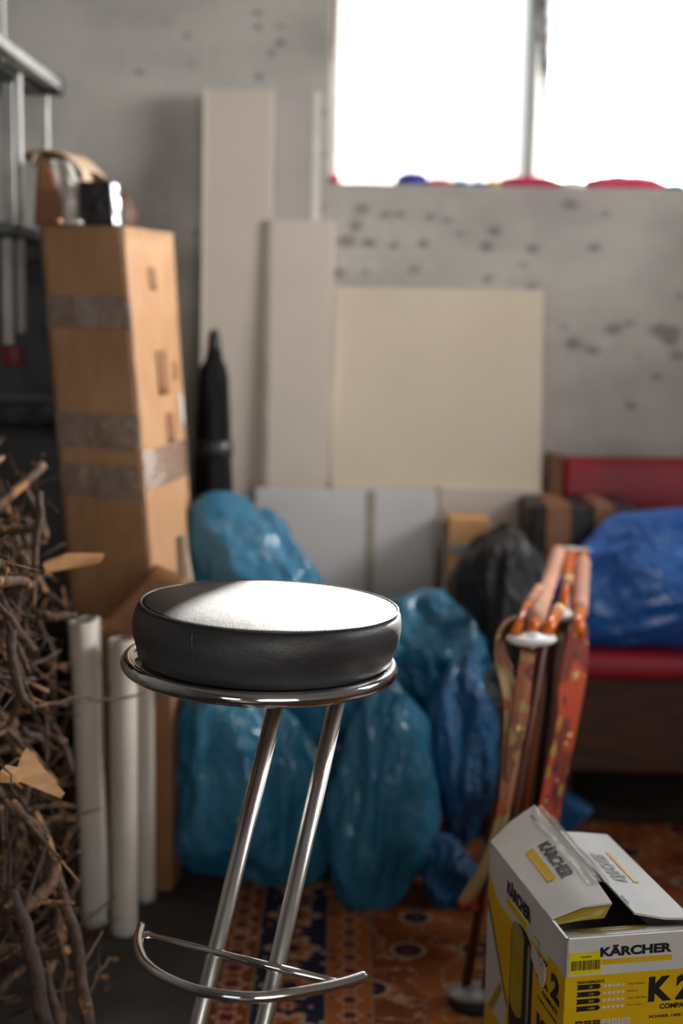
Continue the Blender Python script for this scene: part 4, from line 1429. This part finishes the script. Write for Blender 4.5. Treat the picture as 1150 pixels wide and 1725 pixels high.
LF_rows = [[BX(0.002, 0, 0.4515), BX(-0.008, 0.035, 0.478), BX(-0.012, 0.072, 0.500)],
           [BX(0.09, 0, 0.4515), BX(0.088, 0.045, 0.476), BX(0.09, 0.078, 0.491)],
           [BX(0.17, 0, 0.4515), BX(0.170, 0.045, 0.472), BX(0.172, 0.083, 0.482)],
           [BX(0.272, 0, 0.4515), BX(0.278, 0.040, 0.468), BX(0.290, 0.076, 0.476)]]
lf = obj('flap', flap_sheet(LF_rows), M['white_print'], t, smooth=True, autosmooth=30, label='left white flap folded over and raised')
obj('flap_underside', flap_sheet([[BX(0.272, 0.001, 0.4485), BX(0.279, 0.04, 0.465), BX(0.290, 0.076, 0.4728)], [BX(0.284, 0.004, 0.449), BX(0.287, 0.036, 0.452), BX(0.292, 0.066, 0.4555)]], 0.002), M['yellow_dull'], t, label='dull yellow underside of the left flap')
RF_rows = [[BX(0.002, Wb, 0.4515), BX(0.0, 0.148, 0.456), BX(0.002, 0.108, 0.461)],
           [BX(0.15, Wb, 0.4515), BX(0.15, 0.148, 0.4535), BX(0.14, 0.110, 0.458)],
           [BX(0.30, Wb, 0.4515), BX(0.293, 0.150, 0.451), BX(0.277, 0.114, 0.4535)]]
rf = obj('flap', flap_sheet(RF_rows), M['white_print'], t, smooth=True, autosmooth=30, label='right white flap lying nearly flat')
obj('flap', flap_sheet([[BX(LS - 0.004, 0.003, 0.4497), BX(LS - 0.004, Wb - 0.003, 0.4497)], [BX(LS - 0.055, 0.006, 0.436), BX(LS - 0.055, Wb - 0.006, 0.436)]], 0.002), M['white_print'], t, label='front flap folded down inside the carton')
obj('yellow_patch', flap_sheet([[BX(LS - 0.030, 0.03, 0.4436), BX(LS - 0.030, 0.12, 0.4436)], [BX(LS - 0.053, 0.02, 0.4376), BX(LS - 0.053, 0.13, 0.4376)]], 0.0008), M['yellow_dull'], t)
# lettering on flaps : map flat text to flap by bilinear of rows
def on_flap(rows, body, s0, s1, q0, q1, mt, name, lift=0.0012, flip=False):
    """text running along the hinge direction; s in metres along, q across 0..1 (0 = hinge)"""
    g = text_geo(body, (0, 0, 0), (1, 0, 0), (0, 1, 0), 1.0, 1.0, 0.04) if body else ([(0, 0, 0), (1, 0, 0), (1, 1, 0), (0, 1, 0)], [(0, 1, 2, 3)])
    G = np.array(rows)
    sc = [np.mean([(p_ - C1) @ sv for p_ in r_]) for r_ in rows]
    V = []
    for v in g[0]:
        a, b_ = (v[0], v[1])
        if flip:
            a, b_ = 1 - a, 1 - b_
        s_ = s0 + (s1 - s0) * a
        q_ = q0 + (q1 - q0) * b_
        i = 0
        while i < len(sc) - 2 and s_ > sc[i + 1]:
            i += 1
        fa = (s_ - sc[i]) / (sc[i + 1] - sc[i])
        jj = q_ * (G.shape[1] - 1)
        j = min(int(jj), G.shape[1] - 2)
        fb = jj - j
        P_ = (1 - fa) * (1 - fb) * G[i, j] + fa * (1 - fb) * G[i + 1, j] + (1 - fa) * fb * G[i, j + 1] + fa * fb * G[i + 1, j + 1]
        V.append(P_ + zv * lift)
    return obj(name, (V, g[1]), mt, lf if rows is LF_rows else rf, smooth=False)


on_flap(LF_rows, 'KÄRCHER', 0.090, 0.195, 0.47, 0.76, M['ink'], 'lettering')
on_flap(LF_rows, None, 0.088, 0.188, 0.28, 0.41, M['yellow'], 'yellow_bar')
RFr = [r_[::-1] for r_ in RF_rows]
on_flap(RF_rows, 'KÄRCHER', 0.085, 0.180, 0.50, 0.80, M['grey_print'], 'lettering', flip=True)
on_flap(RF_rows, None, 0.075, 0.180, 0.34, 0.44, M['yellow'], 'yellow_bar')
on_flap(LF_rows, None, 0.012, 0.030, 0.78, 0.84, M['grey_print'], 'fine_print')
on_flap(RF_rows, None, 0.235, 0.262, 0.93, 0.965, M['grey_print'], 'fine_print')
# crinkled tape bridging the flaps
ridge = [BX(-0.004, 0.080, 0.503), BX(0.04, 0.080, 0.4975), BX(0.10, 0.083, 0.4925), BX(0.17, 0.088, 0.486), BX(0.235, 0.084, 0.4815)]
gt = join(ribbon([BX(0.0, 0.062, 0.4975), BX(0.04, 0.055, 0.4885), BX(0.10, 0.058, 0.4845), BX(0.17, 0.064, 0.480), BX(0.235, 0.064, 0.4765)], ridge, 10, 8, 0.0005, 0.0010, 21),
          ribbon(ridge, [BX(0.0, 0.116, 0.4640), BX(0.04, 0.113, 0.4640), BX(0.10, 0.115, 0.4625), BX(0.16, 0.114, 0.4615), BX(0.205, 0.108, 0.464)], 10, 8, 0.0005, 0.0016, 22))
obj('packing_tape', gt, M['film'], t, label='crinkled clear tape across the flaps')

# ------------------------------------------------------------------ bar stool
RC = atd(438, 1117, 1.905)
tiltd = math.radians(-1.6)
# seat frame: x right, y away, z up tilted slightly towards the right
sx = np.array([math.cos(tiltd), 0, math.sin(tiltd)])
sy = np.array([0, 1.0, 0.0])
sz = np.cross(sx, sy)
FR = np.stack([sx, sy, sz], axis=1)
t = thing('bar_stool', 'chrome bar stool with a round black vinyl seat and a curved footrest', 'stool', (RC[0], RC[1] - 0.25, 0))
RR = 0.1755
rt_ = 0.0098
ringP = [RC + FR @ np.array([RR * math.cos(a), RR * math.sin(a), 0]) for a in np.linspace(0, 2 * PI, 96, endpoint=False)]
obj('seat_ring', tube(ringP, rt_, 20, closed=True), M['chrome'], t, label='polished chrome ring under the cushion')
obj('seat_plate', lathe([(0.0, -0.006), (0.169, -0.006), (0.1715, -0.003), (0.1715, 0.002), (0.169, 0.004), (0.0, 0.004)], 72, RC, FR), M['chrome'], t, autosmooth=40)
CU = RC + FR @ np.array([0.0055, 0.002, 0.0])
R1 = 0.1735
prof = [(0.0, 0.006), (0.150, 0.006), (0.164, 0.008), (0.1695, 0.013), (0.1715, 0.022), (0.1725, 0.027), (0.1752, 0.034), (0.1780, 0.045), (0.1788, 0.056), (0.1778, 0.066), (0.1752, 0.074), (0.1702, 0.0790)]
g = lathe(prof, 144, (0, 0, 0))
V = []
for v in g[0]:
    a = math.atan2(v[1], v[0])
    r = math.hypot(v[0], v[1])
    k = 1 + 0.004 * math.sin(a * 3 + 1) * math.sin(v[2] * 60) + 0.0022 * math.sin(a * 11 + v[2] * 90)
    V.append(CU + FR @ np.array([v[0] * k, v[1] * k, v[2] + (0.001 - 0.015 * v[1]) * max(v[2] - 0.02, 0) / 0.059]) + FR @ np.array([0.0045 * max(v[2] - 0.03, 0) / 0.049, 0, 0]))
cside = obj('cushion_side', (V, g[1]), M['vinyl'], t)
prof = []
for i in range(25):
    s_ = i / 24
    r = 0.1702 * (1 - s_)
    prof.append((max(r, 0.0), 0.0790 + 0.0085 * (1 - (1 - s_) ** 5.0)))
g = lathe(prof, 144, (0, 0, 0))
V = []
for v in g[0]:
    x, y, z = v
    rr = math.hypot(x, y) / 0.1702
    dz = 0.0012 * math.sin(x * 31 + 1) * math.sin(y * 27) * (1 - rr ** 2)
    V.append(CU + FR @ np.array([x + 0.0045, y, z + dz + 0.001 - 0.015 * y]))
ctop = obj('cushion_top', (V, g[1]), M['vinyl_top'], t)
pp = [CU + FR @ np.array([0.0045 + 0.1708 * math.cos(a), 0.1708 * math.sin(a), 0.0805 - 0.015 * 0.1708 * math.sin(a)]) for a in np.linspace(0, 2 * PI, 120, endpoint=False)]
obj('piping', tube(pp, 0.0019, 10, closed=True), M['piping'], ctop)
asm = math.radians(242)
V = [CU + FR @ np.array([rr * math.cos(asm + 0.02 * math.sin(zz * 40)), rr * math.sin(asm), zz]) for rr, zz in ((0.172, 0.026), (0.1762, 0.034), (0.1795, 0.046), (0.1798, 0.056), (0.1788, 0.066), (0.1768, 0.075))]
obj('side_seam', tube(catmull(V, 5), 0.0009, 8), M['piping'], cside)

# legs and footrest
ZF = atd(364, 1600, 1.78)[2]
LA = atd(364, 1600, 1.78)
LB = atz(467.6, 1621, ZF)
T1 = atd(464, 1191, 1.905)
sep_ = LB - LA
dirL = LA - T1
def legpts(off):
    top = T1 + off - dirL / dirL[2] * (T1[2] - (RC[2] - 0.004))
    kk = (T1[2] - 0.05) / -dirL[2]
    foot = T1 + off + dirL * kk
    back = np.array([-dirL[0], -dirL[1], 0.0])
    back /= np.linalg.norm(back)
    f2 = foot + dirL / np.linalg.norm(dirL) * 0.02 + back * 0.03
    f2[2] = 0.0115 + 0.008
    f3 = foot + back * 0.09
    f3[2] = 0.0115 + 0.0085
    f4 = foot + back * 0.42
    f4[2] = 0.0115 + 0.0085
    mid = lerp(top, foot, 0.9)
    path = [top, lerp(top, foot, 0.5), mid] + catmull([mid, foot, f3, f4], 8)[1:]
    return path
for off in (np.zeros(3), sep_):
    obj('leg', tube(legpts(off), 0.0112, 24), M['steel'], t)
# base crosspieces on the floor
a0, a1 = legpts(np.zeros(3)), legpts(sep_)
un = sep_ / np.linalg.norm(sep_)
obj('base_bar', tube([a0[-1] - un * 0.13, a1[-1] + un * 0.13], 0.0112, 20), M['chrome'], t)
obj('base_bar', tube([a0[-12] - un * 0.13 + np.array([0, 0, 0]), a1[-12] + un * 0.13], 0.0112, 20), M['chrome'], t)
fwd = np.array([dirL[0], dirL[1], 0]); fwd /= np.linalg.norm(fwd)
lift = fwd * 0.0
ch0, ch1 = atz(249, 1577, ZF), atz(566, 1655, ZF)
fbar = obj('footrest_bar', tube([ch0, lerp(ch0, ch1, 0.5), ch1], 0.0052, 18), M['chrome'], t)
arcpx = [(239, 1561), (233, 1585), (237, 1607), (249, 1626), (278, 1647), (330, 1668), (385, 1678), (440, 1680), (490, 1674), (545, 1664), (585, 1654), (615, 1644)]
arc = [atz(x, y, ZF) for x, y in arcpx]
obj('footrest_arc', tube(catmull(arc, 6), 0.0068, 18), M['chrome'], t)
obj('weld', lathe([(0, -0.004), (0.007, -0.004), (0.008, 0), (0.007, 0.004), (0, 0.004)], 16, ch0), M['chrome'], fbar)
obj('weld', lathe([(0, -0.004), (0.007, -0.004), (0.008, 0), (0.007, 0.004), (0, 0.004)], 16, ch1), M['chrome'], fbar)
for off in (np.zeros(3), sep_):
    obj('leg_collar', tube([lerp(legpts(off)[0], legpts(off)[1], 0.0), lerp(legpts(off)[0], legpts(off)[1], 0.06)], 0.0135, 24), M['chrome'], t)

# ------------------------------------------------------------------ brush pile
def branch_geo(P, r0, r1, rs_, forks=2, jit=0.02, seg=8):
    P = [np.array(p_, float) for p_ in P]
    C_ = [P[0]]
    for i in range(len(P) - 1):
        ln = np.linalg.norm(P[i + 1] - P[i])
        k = max(2, min(5, int(ln / 0.035)))
        for j in range(1, k + 1):
            C_.append(lerp(P[i], P[i + 1], j / k) + np.array([rs_.uniform(-1, 1) for _ in range(3)]) * min(ln / k * 0.10, r0 * 0.9))
    C_ = catmull(C_, 2)
    n_ = len(C_)
    R_ = []
    kn = 1.0
    for i in range(n_):
        kn = 1.18 if rs_.random() < 0.12 else 1.0
        R_.append((r0 + (r1 - r0) * i / (n_ - 1)) * rs_.uniform(0.94, 1.04) * kn)
    gs = [tube(C_, R_, seg)]
    for _ in range(forks):
        i = rs_.randint(n_ // 4, max(n_ // 4 + 1, n_ - 3))
        d = C_[i + 1] - C_[i]
        d = d / (np.linalg.norm(d) + 1e-9)
        side_ = np.array([rs_.uniform(-1, 1) for _ in range(3)])
        side_ = side_ - d * (side_ @ d)
        side_ /= np.linalg.norm(side_) + 1e-9
        L_ = rs_.uniform(0.04, 0.12)
        q = [C_[i], C_[i] + (d * 0.6 + side_ * 0.6) * L_ * 0.5, C_[i] + (d * 0.9 + side_ * rs_.uniform(0.5, 1.0)) * L_]
        q = catmull(q, 3)
        rr = R_[i] * 0.55
        gs.append(tube(q, [rr * (1 - 0.6 * a / (len(q) - 1)) for a in range(len(q))], 6))
    return join(*gs)


GP = 'broken branches in the brush pile'
def special(px, r, label, nm='branch', mt='bark', forks=1, seed=1):
    rs_ = random.Random(seed)
    P = [at(x, y, Y) for x, y, Y in px]
    for q in P:
        q[2] = max(q[2], r)
    R1 = r if isinstance(r, float) else r
    o = obj(nm, branch_geo(P, r, r * 0.75, rs_, forks, seg=14), M[mt])
    return tag(o, label, 'branch', GP)


special([(82, 1760, 1.98), (70, 1700, 1.98), (56, 1620, 2.0), (40, 1560, 2.02), (22, 1500, 2.04)], 0.0135, 'thick peeling branch nearest the camera at the bottom left corner', seed=2)
special([(155, 1765, 2.0), (146, 1700, 2.02), (134, 1610, 2.06), (112, 1530, 2.1), (96, 1475, 2.14), (80, 1420, 2.18), (55, 1370, 2.2)], 0.0105, 'long brown branch slanting along the right front edge of the brush pile', seed=3)
special([(10, 1518, 2.03), (35, 1532, 2.04), (62, 1515, 2.06), (84, 1490, 2.09), (92, 1465, 2.11), (88, 1440, 2.12)], 0.0125, 'hooked pale branch bent round above the thick foreground branch', seed=4)
special([(96, 1462, 2.12), (115, 1448, 2.12), (135, 1434, 2.12)], 0.0045, 'short twig sticking out right over the hooked branch', seed=5)
special([(-10, 1600, 2.2), (50, 1603, 2.2), (90, 1608, 2.18), (112, 1600, 2.16)], 0.011, 'horizontal dim branch lying behind the two foreground branches', seed=6)
special([(105, 1770, 2.08), (95, 1720, 2.1), (84, 1670, 2.12), (80, 1620, 2.2)], 0.010, 'dim upright branch between the two foreground branches', seed=8)
special([(70, 1440, 2.11), (66, 1480, 2.1), (76, 1500, 2.08)], 0.005, 'small pale twig looping beside the hooked branch', seed=9)
special([(150, 1675, 2.12), (165, 1640, 2.15), (185, 1615, 2.2)], 0.003, 'thin forked twig on the floor right of the long slanting branch', seed=10, forks=2)
special([(40, 1150, 2.2), (60, 1190, 2.25), (120, 1178, 2.35), (190, 1176, 2.45), (245, 1168, 2.5)], 0.0028, 'thin long twig reaching right in front of the white tubes', seed=11, forks=1)
special([(60, 1035, 2.3), (90, 1040, 2.3), (128, 1038, 2.32)], 0.008, 'stub of a branch pointing right at the left white tube top', seed=12, forks=0)
special([(66, 830, 2.45), (68, 870, 2.42), (62, 930, 2.4), (55, 1010, 2.38)], 0.007, 'upright reddish branch rising at the top of the brush pile', seed=13)
special([(20, 1060, 2.1), (22, 1130, 2.08), (38, 1180, 2.06), (58, 1195, 2.05)], 0.008, 'pale bent branch in the middle front of the brush pile', seed=14)
special([(18, 1350, 2.05), (40, 1375, 2.05), (62, 1400, 2.08), (70, 1420, 2.1)], 0.008, 'peeled short branch above the hooked one', seed=15)

# raw splintered wood pieces
def shard(pts, Y0, th_, label, nm='wood_splinter'):
    A_ = [at(x, y, Y) for x, y, Y in pts]
    B_ = [q + np.array([0.004, th_, 0.004]) for q in A_]
    N = len(A_)
    F = [tuple(range(N)), tuple(range(N, 2 * N))[::-1]] + [(i, (i + 1) % N, N + (i + 1) % N, N + i) for i in range(N)]
    return tag(obj(nm, (A_ + B_, F), M['wood_raw'], smooth=False), label, 'wood', None)


shard([(22, 1312, 2.05), (38, 1268, 2.1), (102, 1345, 2.06)], 2.05, 0.012, 'triangular pale wood splinter jutting from the front of the brush pile')
shard([(72, 950, 2.38), (105, 938, 2.4), (170, 938, 2.44), (166, 948, 2.44), (78, 966, 2.38)], 2.4, 0.012, 'flat pale wood slat sticking out right from the upper brush pile')
shard([(0, 1300, 2.0), (25, 1305, 2.02), (30, 1320, 2.02), (0, 1318, 2.0)], 2.0, 0.02, 'grey flat wood offcut at the left picture edge in the brush pile')

rs_ = random.Random(21)
def inside(x, y, z):
    return True
count = 0
for k in range(190):
    y = rs_.uniform(2.0, 2.85)
    zmax = 0.93 - 0.05 * (y - 2.4)
    z = rs_.uniform(0.02, 1) ** 0.9 * zmax
    # right boundary of the pile, slanting
    z_ = z / 0.93
    xr_ = -0.445 - 0.085 * z_ - 0.10 * (y - 2.2)
    x = xr_ - rs_.uniform(0.0, 1.0) ** 1.4 * 0.45
    L_ = rs_.uniform(0.12, 0.42)
    if rs_.random() < 0.5:
        d = np.array([rs_.uniform(-0.5, 0.4), rs_.uniform(-0.6, 0.6), rs_.uniform(0.4, 1.0)])
    else:
        d = np.array([rs_.uniform(-1, 1), rs_.uniform(-0.8, 0.8), rs_.uniform(-0.35, 0.35)])
    d /= np.linalg.norm(d)
    c_ = np.array([x, y, z])
    e0, e1 = c_ - d * L_ / 2, c_ + d * L_ / 2
    for e in (e0, e1):
        e[0] = min(e[0], -0.43 - 0.09 * e[2] - 0.10 * (e[1] - 2.2))
        e[0] = max(e[0], -1.25)
        e[1] = min(max(e[1], 1.95), 3.0)
        e[2] = min(max(e[2], 0.012), zmax + 0.04)
    mid = (e0 + e1) / 2 + np.array([rs_.uniform(-1, 1) for _ in range(3)]) * L_ * 0.13
    mid[0] = min(mid[0], -0.44)
    mid[2] = max(mid[2], 0.012)
    r = rs_.choice((0.0035, 0.005, 0.0065, 0.008, 0.010))
    o = obj('branch', branch_geo([e0, mid, e1], r, r * 0.6, rs_, rs_.choice((1, 2, 3)), seg=7), M['bark'])
    tag(o, 'broken brown branch tangled among many in the brush pile on the left', 'branch', GP)
# fine twigs nobody could count
gs = []
for k in range(420):
    y = rs_.uniform(1.98, 2.9)
    z = rs_.uniform(0.02, 0.9)
    x = -0.46 - 0.09 * z - 0.1 * (y - 2.2) - rs_.uniform(0, 1) ** 1.5 * 0.4
    d = np.array([rs_.uniform(-1, 1), rs_.uniform(-1, 1), rs_.uniform(-1, 1)])
    d /= np.linalg.norm(d)
    L_ = rs_.uniform(0.03, 0.12)
    p0 = np.array([x, y, z])
    p1 = p0 + d * L_ * 0.5 + np.array([rs_.uniform(-.01, .01) for _ in range(3)])
    p2 = p0 + d * L_
    gs.append(tube([p0, p1, p2], [0.002, 0.0016, 0.0008], 5))
g = join(*gs)
g = ([(v[0], v[1], max(v[2], 0.002)) for v in g[0]], g[1])
tag(obj('twig_litter', g, M['bark']), 'mass of fine dry twigs filling the brush pile', 'twigs', kind='stuff')

# chips on the concrete floor
for i, (px, py, w_, mt, lb) in enumerate(((192, 1618, 20, 'wood_raw', 'reddish wood chip on the concrete near the white tubes'), (172, 1648, 26, 'wood_raw', 'yellowish wood chip on the concrete beside the slanting branch'), (180, 1668, 14, 'bark', 'small bark crumb on the concrete below the yellowish chip'), (176, 1712, 12, 'bark', 'small bark crumb on the concrete at the bottom edge'))):
    P = atz(px, py, 0.0)
    k = w_ / 1000 / 2
    pts = [(P[0] - k, P[1], 0.001), (P[0] - k * 0.3, P[1] - 0.006, 0.001), (P[0] + k, P[1] - 0.002, 0.001), (P[0] + k * 0.5, P[1] + 0.006, 0.001)]
    tag(obj('wood_chip', hexa(pts + [(a, b_, 0.005) for a, b_, _ in pts]), M[mt], smooth=False), lb, 'wood chip', 'chips on the floor')
